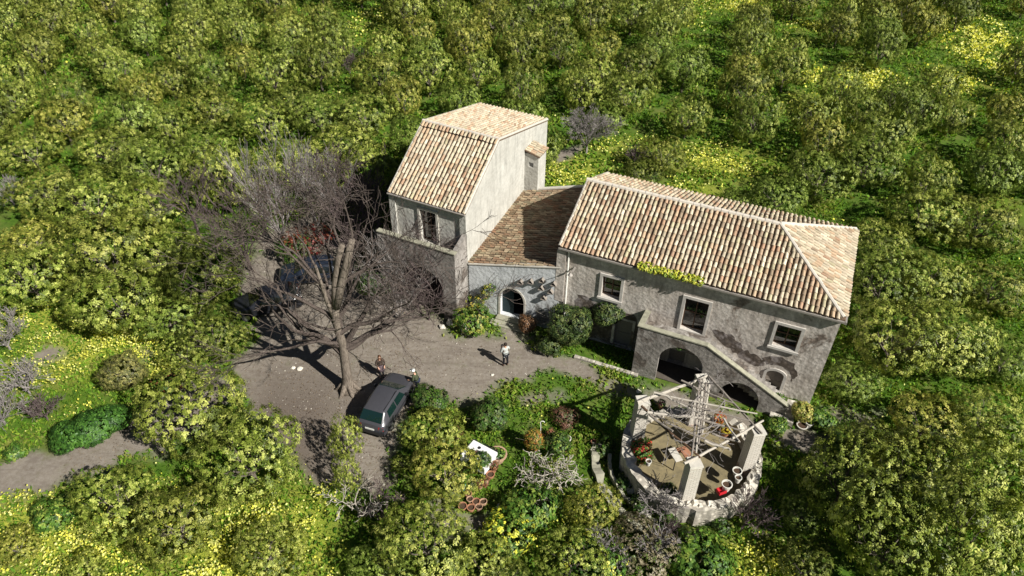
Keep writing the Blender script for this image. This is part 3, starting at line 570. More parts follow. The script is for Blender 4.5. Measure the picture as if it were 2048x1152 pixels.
NEAR = [ # crown centre and width on the photo, label
 (375, 820, 235, 'large citrus crown between the dirt road and the brown yard', 1), (495, 915, 220, 'citrus tree on the brown yard edge below the large roadside crown', 0), (228, 992, 175, 'citrus tree overhanging the dirt road, lower left', 3),
 (350, 1035, 185, 'sunlit citrus tree rising from yellow flowers at bottom left', 4), (530, 1085, 160, 'citrus tree among yellow flowers at the bottom, left of centre', 1), (150, 1120, 90, 'small citrus tree half drowned in yellow flowers, bottom left corner', 7), (10, 1060, 80, 'citrus tree cut by the left edge above the bottom corner', 8),
 (688, 868, 84, 'narrow upright citrus tree just left of the car tail', 7), (690, 930, 70, 'small sparse citrus tree behind the car below the narrow one', 7), (868, 850, 150, 'yellow-green citrus tree directly right of the car', 7), (888, 925, 170, 'yellow-green citrus tree left of the white enamel sink', 8), (800, 885, 50, 'little citrus bush behind the right corner of the car', 7),
 (850, 1075, 230, 'broad citrus tree at the bottom edge below the pot cluster', 1), (960, 1100, 140, 'citrus tree at the bottom edge right of the broad one', 7), (760, 1110, 150, 'dark citrus tree at the bottom edge left of the broad one', 5), (1188, 990, 125, 'pale green citrus tree left of the round stone enclosure', 8), (1150, 1100, 170, 'leafy citrus tree at the bottom centre of the grove', 3), (1010, 1130, 120, 'low citrus tree on the bottom edge near the middle', 6),
 (60, 300, 120, 'citrus tree at the left edge beside a green strip', 1), (90, 375, 130, 'citrus tree near the left edge under the green strip', 4), (190, 415, 165, 'citrus tree left of the grey leafless trees', 3), (60, 470, 120, 'citrus tree near the left edge above the flower meadow', 8), (300, 420, 150, 'citrus tree touching the mauve leafless shrub', 7),
 (215, 520, 210, 'broad citrus tree above the yellow flower meadow', 4), (60, 560, 170, 'citrus tree at the left edge over the flower meadow', 3), (330, 500, 160, 'citrus tree between the broad one and the bare trees', 0), (240, 610, 200, 'citrus tree leaning over the yellow flower meadow', 0), (400, 560, 190, 'dark citrus tree left of the big bare tree', 6), (330, 620, 150, 'shaded citrus tree at the middle of the left clump', 5), (420, 660, 150, 'citrus tree left of the yard at the end of the long branch shadows', 6), (360, 680, 100, 'small citrus tree above the flower patch by the yard', 3),
 (310, 335, 150, 'citrus tree above the mauve leafless shrub', 2), (220, 300, 140, 'citrus tree left of the trees behind the bare crown', 1), (410, 300, 140, 'citrus tree behind the top of the bare grey tree', 2), (510, 330, 130, 'citrus tree seen through the grey bare branches', 7), (600, 330, 150, 'bright citrus tree behind the leafless thicket', 7), (690, 300, 150, 'citrus tree left of the pale tall house roof', 1), (730, 230, 150, 'citrus tree behind the pale tall house to its left', 0), (640, 230, 140, 'citrus tree beyond the leafless thicket, second from the tall house', 2), (530, 240, 140, 'citrus tree beyond the bare crown, third from the tall house', 3), (420, 215, 130, 'citrus tree beyond the bare crown, fourth from the tall house', 4),
 (1330, 300, 110, 'citrus tree behind the farmhouse left of the flower strip', 4), (1290, 330, 90, 'low citrus tree behind the left end of the farmhouse ridge', 6), (1215, 225, 100, 'citrus tree right of the small bare tree', 5), (1480, 380, 80, 'citrus tree hard against the back of the farmhouse', 5), (1560, 385, 130, 'dark citrus tree behind the farmhouse hip', 5), (1640, 350, 150, 'citrus tree in the row behind the farmhouse hip', 2), (1740, 330, 150, 'citrus tree in the row behind the hip, second from it', 2), (1760, 475, 140, 'citrus tree at the right corner of the farmhouse roof', 1), (1850, 430, 150, 'citrus tree up and right of the farmhouse hip', 7), (1960, 450, 150, 'citrus tree near the right edge level with the farmhouse roof', 4),
 (1770, 570, 180, 'citrus tree against the right wall of the farmhouse, upper', 2), (1870, 560, 150, 'citrus tree second from the right wall of the farmhouse', 7), (1990, 570, 130, 'citrus tree at the right edge level with the farmhouse wall', 4), (1790, 690, 210, 'broad citrus tree right of the farmhouse lower corner', 1), (1900, 680, 190, 'citrus tree right of the broad one beside the farmhouse', 7), (1720, 740, 120, 'citrus tree in the shade of the farmhouse right corner', 5), (2020, 700, 120, 'shaded citrus tree at the right edge halfway down', 5),
 (1860, 830, 150, 'olive coloured citrus tree right of the path end', 8), (1990, 830, 160, 'sunlit citrus tree at the right edge below the middle', 7), (1750, 860, 120, 'dark citrus tree beyond the path end', 6), (1700, 950, 190, 'large citrus tree below the end of the path', 0), (1830, 960, 200, 'large citrus tree in the lower right group, centre', 1), (1960, 960, 190, 'citrus tree in the lower right group by the edge', 7), (1780, 1080, 230, 'large citrus tree at the bottom right', 0), (1930, 1090, 220, 'yellowish citrus tree in the bottom right corner', 7), (1620, 1110, 120, 'dark citrus tree in the shade at the bottom right', 6), (1620, 1000, 110, 'dark citrus tree nearest the right of the round stone enclosure', 5)]
for n_, (px, py, wd, lab, k) in enumerate(NEAR):
    dark = 'dark' in lab; tall = px > 1650 and py > 900; tree_px(px, py, wd * (1.06 if tall else 1), lab, k, 1.3 if tall else (1.9 if wd in (84, 70) else .9), 2.5 if tall else 1.9)
GAPS = [(730, 65, 65, 32), (665, 25, 35, 18), (962, 80, 26, 14), (1050, 66, 20, 10), (1385, 40, 38, 28), (1388, 122, 36, 40), (1470, 8, 80, 14), (1593, 52, 30, 10), (1614, 97, 38, 14), (1700, 157, 85, 18), (1985, 98, 75, 55), (1628, 208, 34, 14), (1392, 222, 30, 20), (1440, 325, 90, 35), (1784, 104, 34, 12), (1560, 236, 20, 10),
        (1175, 285, 60, 60), (1145, 342, 70, 35), (302, 118, 20, 10), (85, 265, 40, 14), (145, 335, 40, 25), (14, 350, 24, 34), (243, 288, 20, 8), (677, 177, 20, 10), (1920, 175, 50, 20), (1255, 298, 60, 22), (1230, 180, 14, 30), (1215, 340, 60, 30)]
rows = 0; rj = random.Random(9); yrow = 47.0
allx = []
while yrow < 108:
    rowtrees = []
    half = yrow * .78 + 6; x = -half + (rows % 2) * 2.3
    while x < half:
        tx, ty_ = x + rj.uniform(-.8, .8), yrow + rj.uniform(-.8, .8) + x * .06
        px, py = PXS(tx, ty_, 0.8); ok = True
        if any(((px - g[0]) / (g[2] + 8)) ** 2 + ((py - g[1]) / (g[3] + 6)) ** 2 < 1 for g in GAPS): ok = False
        for (ox, oy, od) in trees:
            if math.hypot(tx - ox, ty_ - oy) < min(3.6, (od + 5) * .42): ok = False; break
        lx, ly = tx - B0[0], ty_ - B0[1]; u_ = lx * math.cos(BTH) + ly * math.sin(BTH); v_ = -lx * math.sin(BTH) + ly * math.cos(BTH)
        if -2 < u_ < 17 and -3 < v_ < 10.6: ok = False
        lx, ly = tx + 7.33, ty_ - 37.39; u_ = lx * math.cos(TTH) + ly * math.sin(TTH); v_ = -lx * math.sin(TTH) + ly * math.cos(TTH)
        if -2.2 < u_ < 8.6 and -3 < v_ < 14: ok = False
        if not (-40 < px < 2088) or py < -35: ok = False
        if ok and rj.random() < (.97 if px < 1250 else .88): rowtrees.append((tx, ty_, px))
        x += rj.uniform(4.0, 5.2)
    if rowtrees:
        rows += 1; allx.append(rowtrees); 
        for t in rowtrees: trees.append((t[0], t[1], 5))
    yrow += 4.7
ORD = ['first', 'second', 'third', 'fourth', 'fifth', 'sixth', 'seventh', 'eighth', 'ninth', 'tenth', 'eleventh', 'twelfth', 'thirteenth', 'fourteenth', 'fifteenth', 'sixteenth', 'seventeenth', 'eighteenth', 'nineteenth', 'twentieth', 'twenty-first', 'twenty-second', 'twenty-third', 'twenty-fourth', 'twenty-fifth']
nfar = 0
for ri, row in enumerate(allx):
    rown = 'back' if ri == len(allx) - 1 else ORD[len(allx) - 1 - ri]
    n = len(row)
    for i, (tx, ty_, px) in enumerate(sorted(row)):
        side = ('%s from the left edge' % ORD[i]) if i < n / 2 else ('%s from the right edge' % ORD[n - 1 - i])
        d = rj.uniform(4.2, 5.7) * (1.0 if px < 1300 else .94)
        citrus(tx, ty_, d, 'citrus tree in the %s row from the top, %s' % (rown if rown != 'back' else 'topmost', side), 'citrus trees of the grove behind the houses', hs=rj.uniform(1.1, 1.4)); nfar += 1
print('trees', len(NEAR), nfar)
# ------------------------------------------------------------------ grass and flowers
def scatter(n, xr, yr, rs):
    P = np.column_stack([rs.uniform(xr[0], xr[1], n), rs.uniform(yr[0], yr[1], n)]); px, py = PXS(P[:, 0], P[:, 1], 0.0)
    return P[(px > -90) & (px < 2140) & (py > -60) & (py < 1240)]
def clear_build(P):
    ok = np.ones(len(P), bool)
    for (ox, oy, th, a0, a1, b0, b1) in ((B0[0], B0[1], BTH, 0, 15, .1, 8.5), (-7.33, 37.39, TTH, 0, 6.1, .1, 11.5), (-2.6, 35.25, ath, 0, 5.9, .3, 8), (B0[0], B0[1], BTH, 5.2, 13.8, -1.6, .3), (-7.33, 37.39, TTH, 0, 5.3, -1.7, .3)):
        lx, ly = P[:, 0] - ox, P[:, 1] - oy; u = lx * math.cos(th) + ly * math.sin(th); v = -lx * math.sin(th) + ly * math.cos(th); ok &= ~((u > a0) & (u < a1) & (v > b0) & (v < b1))
    ok &= np.hypot(P[:, 0] - 8.9, P[:, 1] - 23.5) > 3.35
    return ok
rs = np.random.RandomState(77)
P = np.vstack([scatter(190000, (-34, 36), (14, 48), rs), scatter(150000, (-70, 72), (48, 100), rs)])
P = P[clear_build(P)]; dirt, fl = masks(P)
patch = np.sin(P[:, 0] * 1.1 + np.sin(P[:, 1] * .7) * 2) * .5 + np.sin(P[:, 1] * 1.6 + np.sin(P[:, 0] * .9) * 1.7) * .5
keep = (rs.rand(len(P)) > dirt * 1.05) & (rs.rand(len(P)) < .62 + patch * .38); P = P[keep]; fl = fl[keep]; patch = patch[keep]
far = (P[:, 1] > 48)[:, None]; idx = np.repeat(np.arange(len(P)), 2); n = len(idx)
hgt = (.10 + .08 * rs.rand(n) + .05 * np.clip(patch[idx], 0, 1)) * np.where(far[idx, 0], 1.9, 1.15)
Q = np.column_stack([P[idx] + rs.randn(n, 2) * .05, hgt * .42]); D = np.column_stack([rs.randn(n, 2) * .8, np.full(n, .75)])
V, Fq = quads(Q, D, hgt * 1.15, .42, rs)
gp = np.array([(.05, .12, .01), (.085, .185, .014), (.13, .25, .02), (.2, .3, .028), (.25, .27, .06)])
t = np.clip(.5 + patch[idx] * .3 + rs.randn(n) * .25, 0, .999); C = gp[(t * 5).astype(int)] * (1 + rs.randn(n, 1) * .15).clip(.5, 1.5)
gr = mk('grass', V, Fq, 'grass_blade', cols=C); tagp(gr, 'bright green weeds and grass covering the grove floor', 'grass', kind='stuff')
P = np.vstack([scatter(420000, (-34, 36), (14, 48), rs), scatter(300000, (-70, 72), (48, 100), rs)]); P = P[clear_build(P)]; dirt, fl = masks(P)
pat = .45 + .5 * np.sin(P[:, 0] * 2.1 + np.sin(P[:, 1] * 1.7) * 2) * np.sin(P[:, 1] * 2.3) + .35 * np.sin(P[:, 0] * .8 + 2 * np.sin(P[:, 1] * .6)) + .15
pat = np.clip(pat, 0, 2) ** 1.7 * 1.25
keep = (rs.rand(len(P)) < (fl * .8 + .006) * pat) & (rs.rand(len(P)) > dirt); P = P[keep]; n = len(P)
Q = np.column_stack([P, .18 + .22 * rs.rand(n)]); sz = np.where(P[:, 1] > 60, .2, np.where(P[:, 1] > 40, .13, .095))
V, Fq = quads(Q, np.column_stack([rs.randn(n, 2), rs.randn(n) * .35]), sz, 1.0, rs)
C = np.array([(.8, .78, .16), (.72, .7, .1), (.86, .84, .3)])[rs.randint(0, 3, n)]
fo = mk('wildflowers', V, Fq, 'petal', cols=C); tagp(fo, 'yellow wildflowers massed between the trees', 'flowers', kind='stuff')
print('grass', len(idx), 'flowers', n)
# ------------------------------------------------------------------ BUSHES, HEDGES
GRN = [(.022, .04, .012), (.035, .062, .015), (.05, .085, .02), (.08, .12, .03), (.13, .16, .045)]
LUSH = [(.035, .085, .012), (.055, .125, .015), (.085, .17, .02), (.13, .23, .03), (.22, .29, .05)]
OLV = [(.10, .11, .03), (.15, .16, .04), (.22, .21, .06), (.28, .26, .08), (.1, .1, .04)]
def bush(name, px, py, r, h, label, cat, pal, seed, zc=None, nc=500, per=9, leaf=.12, nl=7, cr=.16, flat=.8, sx=1, sy=1, rz=0, stem=True, twig='citrus_bark', group=None):
    zc = h * .5 if zc is None else zc; x, y = G(px, py, zc); e = empty(name, (x, y, 0), rz, label, cat, group); rs = np.random.RandomState(seed)
    ls = [(a * sx, b * sy, z, c * (sx + sy) / 2, d) for a, b, z, c, d in blob(r, h, zc, nl, rs)]
    foliage('foliage', ls, nc, per, leaf, .5, cr, pal, seed, 'bush_leaf', e, zmin=.02)
    if stem:
        mb = MB(); rp = random.Random(seed); 
        for i in range(4):
            a = i * 1.6 + rp.random(); branches(mb, V3((0, 0, 0)), V3((math.cos(a) * .6, math.sin(a) * .6, 1)).normalized(), h * .7, .03, 1, rp, nchild=(2, 3))
        mb.build('stem', twig, e)
    return e
bush('clipped_bush', 1142, 652, 1.45, 2.7, 'large dark rounded bush against the wall left of the staircase shadow', 'bush', GRN, 1, 1.5, 1300, 10, .11, 9)
bush('clipped_bush', 1216, 622, .95, 1.9, 'smaller ball shaped dark bush under the left window of the farmhouse', 'bush', GRN, 2, 2.4, 800, 10, .1, 8)
bush('clipped_bush', 1100, 690, .8, 1.0, 'low dark bush in shade left of the large rounded one', 'bush', GRN, 3, .5, 400, 10, .1, 6)
bush('dry_bush', 1053, 648, .55, 1.2, 'rust brown rounded bush beside the arched annex door', 'bush', [(.16, .08, .04), (.22, .12, .06), (.3, .17, .09), (.12, .07, .04)], 4, .65, 380, 9, .09, 5, .12)
bush('leafy_shrub', 945, 640, 1.1, 1.5, 'green and yellow creeper shrub at the corner between annex and terrace', 'shrub', LUSH + [(.3, .3, .06)], 5, .8, 420, 9, .14, 7)
bush('leafy_shrub', 858, 803, .95, 1.2, 'deep green rounded shrub at the front corner of the car', 'shrub', GRN + LUSH[:3], 6, .7, 600, 9, .13, 6)
bush('leafy_shrub', 976, 830, 1.0, 1.3, 'deep green shrub on the grass above the enamel sink', 'shrub', GRN[1:] + LUSH[:3], 7, .8, 600, 9, .14, 6)
bush('hedge', 182, 856, 1.0, 1.0, 'dark green ivy mound lying along the dirt road', 'hedge', [(.025, .07, .012), (.04, .11, .015), (.06, .15, .02), (.09, .2, .03)], 8, .6, 2300, 8, .13, 14, .16, sx=2.2, sy=.75, rz=RX(31), stem=False)
bush('rounded_shrub', 247, 748, 1.15, 2.0, 'olive domed shrub standing alone among yellow flowers', 'shrub', OLV, 9, 1.0, 1400, 10, .08, 8, .1)
bush('red_shrub', 615, 476, 1.5, 1.0, 'dark red leaved shrub behind the big bare tree', 'shrub', [(.12, .018, .015), (.18, .03, .02), (.2, .06, .03), (.07, .02, .015), (.06, .05, .02)], 10, 1.5, 420, 9, .12, 7)
bush('autumn_shrub', 1067, 880, .5, 1.6, 'orange and yellow upright shrub between the potted plants', 'shrub', [(.3, .12, .03), (.22, .17, .03), (.33, .24, .04), (.1, .16, .03), (.07, .12, .02)], 11, .9, 380, 8, .1, 5)
bush('autumn_shrub', 1130, 835, .8, .6, 'low reddish brown shrub beside the shadow of the poles', 'shrub', [(.16, .07, .05), (.12, .08, .05), (.2, .1, .06), (.08, .1, .03)], 12, .3, 350, 8, .09, 6)
bush('yellow_shrub', 1604, 824, .55, 1.1, 'straw yellow bush growing at the farmhouse right corner', 'shrub', [(.5, .42, .12), (.4, .36, .1), (.3, .3, .06), (.2, .25, .05)], 13, .8, 330, 8, .11, 5)
bush('leafy_shrub', 1640, 838, .8, .8, 'bright green weeds shrub right of the white planters', 'shrub', LUSH, 14, .4, 420, 9, .14, 6)
bush('leafy_shrub', 1690, 890, .7, .9, 'bright green shrub at the end of the path', 'shrub', LUSH, 15, .5, 380, 9, .15, 6)
bush('leafy_shrub', 1550, 850, .6, .5, 'green weed clump by the foot of the staircase', 'shrub', LUSH, 16, .3, 300, 9, .12, 6)
bush('leafy_shrub', 445, 490, 1.3, 1.6, 'bright green shrub under the left bare trees', 'shrub', LUSH, 17, .8, 600, 9, .16, 7)
bush('leafy_shrub', 590, 500, 1.2, 1.5, 'green shrub below the dark red one', 'shrub', LUSH[:3] + GRN, 18, .8, 500, 9, .15, 7)
bush('leafy_shrub', 745, 560, 1.5, 1.8, 'shaded green shrub behind the forked trunk of the bare tree', 'shrub', LUSH[:3] + GRN, 19, 1.0, 800, 9, .15, 9)
bush('leafy_shrub', 1283, 905, .55, 1.4, 'red flowered shrub on the left stone pillar of the pergola', 'shrub', LUSH[:3] + [(.4, .05, .03)], 20, .9, 400, 8, .11, 6)
bush('leafy_shrub', 1110, 890, .75, .8, 'green shrub among terracotta pots in the garden middle', 'shrub', LUSH + GRN, 21, .45, 360, 9, .13, 6)
bush('leafy_shrub', 1060, 1020, 1.4, .9, 'lush green ground shrub right of the lone white pot', 'shrub', LUSH, 22, .4, 700, 9, .17, 9)
bush('leafy_shrub', 1010, 1075, 1.3, .9, 'yellow flowering shrub below the pot cluster', 'shrub', LUSH + [(.6, .6, .06)] * 2, 23, .4, 600, 9, .15, 8)
bush('leafy_shrub', 1400, 1118, 1.4, .6, 'leafy shrub in front of the round stone wall', 'shrub', LUSH, 24, .4, 800, 9, .17, 9)
bush('dry_bush', 1280, 1105, 1.7, .8, 'dry brownish undergrowth shrub at the bottom centre right', 'bush', [(.14, .13, .06), (.2, .17, .1), (.1, .14, .03), (.24, .2, .13)], 25, .5, 900, 8, .13, 10)
bush('leafy_shrub', 1180, 1130, 1.5, 1.0, 'yellow specked green shrub at the bottom edge centre', 'shrub', LUSH + [(.5, .5, .06)], 26, .5, 700, 9, .16, 9)
bush('dry_bush', 330, 770, .8, .6, 'green and rust shrub between the big crown and flowers', 'bush', LUSH[:3] + [(.3, .12, .05)], 27, .3, 380, 9, .12, 6)
bush('leafy_shrub', 30, 905, .5, .4, 'small green weed clump on the left road verge', 'shrub', LUSH, 28, .2, 200, 8, .13, 5)
bush('leafy_shrub', 110, 1030, 1.0, .6, 'low green shrub between the road and the bottom flowers', 'shrub', LUSH, 29, .3, 450, 9, .15, 7)
# plants growing on the roof edge and walls
e = empty('roof_weeds', (B0[0], B0[1], 0), BTH, 'yellow-green succulent weeds spilling over the farmhouse eave', 'plant')
foliage('foliage', [(4.7 + i * .27, .05 + .03 * math.sin(i * 2.1), 6.36, .26 + .05 * math.sin(i * 1.3), .13) for i in range(12)], 420, 8, .1, .6, .1, [(.35, .38, .03), (.5, .5, .05), (.2, .28, .02), (.6, .58, .08)], 31, 'bush_leaf', e)
e = empty('wall_creeper', AA, ath, 'thin yellowing creeper climbing the annex left of its door', 'plant')
foliage('foliage', [(.5 + i * .16, -.15, .4 + i * .3, .28, .22) for i in range(7)] + [(.3, -.2, .6, .5, .4)], 200, 7, .12, .6, .14, LUSH[:3] + [(.45, .36, .05), (.3, .3, .05)], 32, 'bush_leaf', e)
e = empty('landing_weeds', (B0[0], B0[1], 0), BTH, 'green moss and weeds along the stair landing parapet', 'plant')
foliage('foliage', [(5.8 + i * .35, -.95 + .2 * math.sin(i), 2.72, .3, .1) for i in range(10)] + [(13.2, -.4, .3, .35, .25)], 300, 7, .08, .6, .08, LUSH[:4], 33, 'bush_leaf', e)
e = empty('terrace_weeds', (-7.33, 37.39, 0), TTH, 'weeds growing on the terrace floor behind its coping', 'plant')
foliage('foliage', [(3.2 + i * .3, -.85, 4.25 + .05 * i, .3, .25) for i in range(6)], 240, 7, .11, .6, .12, LUSH[:3] + OLV[:2], 34, 'bush_leaf', e)
# ------------------------------------------------------------------ BARE TREES AND SHRUBS
def bare(px, py, h, label, mat, seed, n=6, r=.09, depth=3, spread=.65, trunk=.8, nch=(3, 5), lean=(0, 0), minr=.012, sc=1.0, name='bare_tree', z=0, curl=.3, up=.2, group='leafless trees and shrubs', cat='tree', shrink=.64):
    x, y = G(px, py, z); e = empty(name, (x, y, 0), 0, label, cat, group); rp = random.Random(seed)
    mb = MB(); top = V3((lean[0] * trunk, lean[1] * trunk, trunk)); mb.tube([(0, 0, -.1), top * .5 + V3((.02, .03, 0)), top], [r * 1.5, r * 1.1, r], 7); mb.build('trunk', mat, e)
    mb = MB()
    for i in range(n):
        a = 2 * PI * i / n + rp.uniform(-.4, .4); branches(mb, top * rp.uniform(.6, 1), V3((math.cos(a) * .7 + lean[0], math.sin(a) * .7 + lean[1], rp.uniform(.7, 1.3))).normalized(), h * .42, r * .6, depth, rp, spread=spread, nchild=nch, minr=minr, curl=curl, upw=up, shrink=shrink)
    o = mb.build('branches', mat, e); return e
bare(1172, 308, 3.6, 'small bare spreading tree on the grass behind the annex', 'grey_twig', 1, 7, .08, 4, trunk=.9)
bare(400, 480, 4.6, 'mauve bare tree left of the big leafless tree', 'purple_twig', 2, 6, .09, 3, trunk=2.0)
bare(570, 500, 7.5, 'tall grey bare tree with upright limbs behind the big one', 'grey_twig', 3, 7, .13, 3, trunk=1.4, up=.9, spread=.45, curl=.22)
bare(640, 470, 6.5, 'second tall grey bare tree left of the dark thicket', 'grey_twig', 4, 7, .1, 3, trunk=1.0, up=.8, spread=.5)
bare(500, 540, 5.5, 'grey bare tree over the dark parked car', 'purple_twig', 5, 7, .09, 3, trunk=1.4, up=.4)
for i, (px, py, h, lab) in enumerate(((700, 490, 5.5, 'dark leafless thicket nearest the pale tall house'), (745, 450, 5.5, 'dark leafless thicket touching the left roof edge of the tall house'), (670, 420, 5.0, 'dark leafless thicket in front of the bright grove tree'), (790, 500, 4.5, 'purple leafless thicket under the tall house window'), (720, 520, 4, 'low dark thicket behind the forked trunk'))):
    bare(px, py, h, lab, 'purple_twig', 10 + i, 9, .06, 3, trunk=.5, name='bare_thicket', up=.5, cat='shrub')
bare(858, 640, 6.2, 'tall grey brown bramble screen before the terrace wall', 'purple_twig', 19, 7, .05, 3, trunk=.4, name='bare_thicket', cat='shrub', spread=.7, up=.6)
bare(800, 640, 6.0, 'tall grey bramble screen at the left end of the terrace', 'grey_twig', 18, 6, .05, 3, trunk=.4, name='bare_thicket', cat='shrub', spread=.7, up=.6)
bare(850, 612, 4.2, 'purple bramble thicket filling the terrace arch', 'purple_twig', 20, 10, .05, 3, trunk=.4, name='bare_thicket', cat='shrub', spread=.9)
bare(820, 560, 4.2, 'brown bramble thicket left of the terrace arch', 'purple_twig', 21, 9, .05, 3, trunk=.4, name='bare_thicket', cat='shrub', spread=.9)
bare(895, 620, 3.0, 'reddish bare shrub below the terrace corner', 'purple_twig', 22, 8, .04, 3, trunk=.3, name='bare_shrub', cat='shrub', spread=.8)
bare(20, 700, 2.6, 'pale grey twiggy shrub at the left edge above the dirt patch', 'grey_twig', 23, 8, .05, 3, trunk=.4, name='bare_shrub', cat='shrub', spread=.8)
bare(60, 790, 2.4, 'pale grey twiggy shrub at the left edge left of the hedge', 'grey_twig', 24, 8, .05, 3, trunk=.4, name='bare_shrub', cat='shrub', spread=.8)
bare(10, 850, 2.2, 'pale grey twiggy shrub above the road at the left edge', 'grey_twig', 25, 8, .05, 3, trunk=.4, name='bare_shrub', cat='shrub', spread=.8)
bare(95, 840, 1.6, 'low brown twiggy shrub just left of the dark hedge', 'purple_twig', 26, 8, .04, 3, trunk=.3, name='bare_shrub', cat='shrub', spread=.8)
bare(28, 410, 2.4, 'grey twiggy shrub at the left edge among grove trees', 'grey_twig', 27, 7, .05, 3, trunk=.4, name='bare_shrub', cat='shrub')
bare(718, 1030, 2.3, 'pale forked bare shrub below the brown yard', 'white_twig', 28, 5, .06, 3, trunk=.5, name='bare_shrub', cat='shrub', spread=.8, curl=.7, minr=.016, nch=(2, 4))
bare(765, 1030, 1.7, 'brown bare shrub right of the pale forked one', 'purple_twig', 29, 6, .05, 3, trunk=.4, name='bare_shrub', cat='shrub', spread=.7, curl=.5, minr=.014)
bare(1105, 960, 2.6, 'pale twisting bare shrub in the middle of the garden', 'white_twig', 30, 7, .055, 3, trunk=.4, name='bare_shrub', cat='shrub', spread=.9, curl=.9, minr=.017, up=-.1, nch=(2, 4))
bare(1070, 985, 2.0, 'smaller pale twisting bare shrub left of the first', 'white_twig', 31, 5, .045, 3, trunk=.3, name='bare_shrub', cat='shrub', spread=.9, curl=.9, minr=.015, up=-.1, nch=(2, 4))
bare(1480, 1060, 2.2, 'brown bare shrub against the right of the round wall', 'purple_twig', 32, 7, .05, 3, trunk=.4, name='bare_shrub', cat='shrub', lean=(.5, .2))
bare(1315, 1035, 2.2, 'bare shrub climbing the front of the round wall', 'grey_twig', 33, 6, .05, 3, trunk=.4, name='bare_shrub', cat='shrub', curl=.6)
bare(1345, 1085, 1.5, 'dark bare shrub at the foot of the round wall', 'purple_twig', 34, 6, .04, 3, trunk=.3, name='bare_shrub', cat='shrub')
bare(1310, 1110, 1.6, 'grey twiggy shrub at the bottom right of the garden', 'grey_twig', 35, 8, .04, 3, trunk=.3, name='bare_shrub', cat='shrub')
bare(1215, 1120, 1.8, 'grey twiggy shrub at the bottom edge of the garden', 'grey_twig', 36, 8, .04, 3, trunk=.3, name='bare_shrub', cat='shrub')
bare(1270, 335, 1.8, 'brown twiggy shrub behind the farmhouse left end', 'purple_twig', 37, 8, .05, 3, trunk=.3, name='bare_shrub', cat='shrub')
bare(700, 150, 3.2, 'grey bare shrub in a shaded gap of the far grove', 'purple_twig', 38, 7, .06, 3, trunk=.4, name='bare_shrub', cat='shrub', minr=.02)
# the big leafless tree: trunk, two sawn limbs, spreading boughs
TX, TY_ = -8.88, 28.3
big = empty('leafless_tree', (TX, TY_, 0), 0, 'big leafless tree with a pale trunk and sawn limbs over the yard', 'tree')
rp = random.Random(11)
mb = MB(); mb.tube([(0, -.02, -.1), (0, 0, .25), (.05, 0, 1.0), (.08, 0, 2.2), (.12, .05, 3.4), (0, .05, 4.3), (0, 0, 5.2), (.1, .05, 6.0)], [.55, .36, .27, .24, .24, .2, .19, .2], 12)
for a in range(6):
    t = a * 1.05; mb.tube([(math.cos(t) * .2, math.sin(t) * .2, .5), (math.cos(t) * .55, math.sin(t) * .55, .05), (math.cos(t) * .85, math.sin(t) * .85, -.08)], [.16, .12, .05], 6)
mb.build('trunk', 'pale_bark', big, smooth=True)
for pts, rr in (([(.1, .05, 5.9), (.5, .2, 7.2), (.95, .3, 8.6), (1.35, .35, 9.9)], [.23, .21, .19, .16]), ([(.1, .05, 5.9), (.2, .3, 7.2), (.5, .5, 8.6), (.85, .3, 9.6)], [.22, .19, .17, .14]), ([(0, 0, 5.0), (-.25, 0, 6.2), (-.4, .1, 7.3), (-.5, 0, 8.6)], [.14, .11, .09, .06])):
    MB().tube(pts, rr, 9).build('sawn_limb', 'pale_bark', big, smooth=True)
bough = [((.05, 0, 2.7), (-.75, .35, .75), 5.2, .17), ((.05, 0, 2.9), (.8, .3, .8), 5.2, .17), ((.1, 0, 4.2), (.9, .35, .7), 4.8, .13), ((0, 0, 4.6), (.75, .6, .9), 4.6, .12), ((.1, 0, 3.1), (1, .25, .35), 4.2, .15), ((.1, 0, 2.9), (1, .15, .3), 3.4, .10), ((0, 0, 3.3), (-1, .2, .25), 4.2, .14), ((.05, 0, 3.5), (-.9, -.35, .35), 3.6, .11), ((0, 0, 4.0), (.4, 1, .4), 3.8, .12), ((0, 0, 4.3), (-.7, .8, .6), 4.0, .12),
         ((0, 0, 4.9), (-1, .1, .8), 4.2, .12), ((0, 0, 5.1), (.8, .4, .7), 4.2, .12), ((.1, .1, 6.0), (-.5, .4, 1), 4.2, .12), ((.5, .2, 7.2), (.8, .1, .8), 3.4, .09), ((.2, .2, 7.0), (-.3, .8, .9), 3.2, .09), ((-.4, .1, 7.3), (-.7, -.2, .9), 3.2, .08), ((0, 0, 4.5), (-.5, -.9, .6), 2.6, .08), ((1.3, .35, 9.7), (.4, .2, .9), 2.4, .06), ((.8, .3, 9.4), (-.3, .1, 1), 2.4, .06), ((-.5, 0, 8.5), (-.3, .2, 1), 2.6, .055)]
for p, d, ln, r in bough:
    mb = MB(); branches(mb, V3(p), V3(d).normalized(), ln, r * 1.1, 4, rp, spread=.75, curl=.5, minr=.012, nseg=6, nchild=(2, 5), sides=6, upw=.16, shrink=.62, tw=.7)
    mb.build('bough', 'backlit_dark_bark', big)
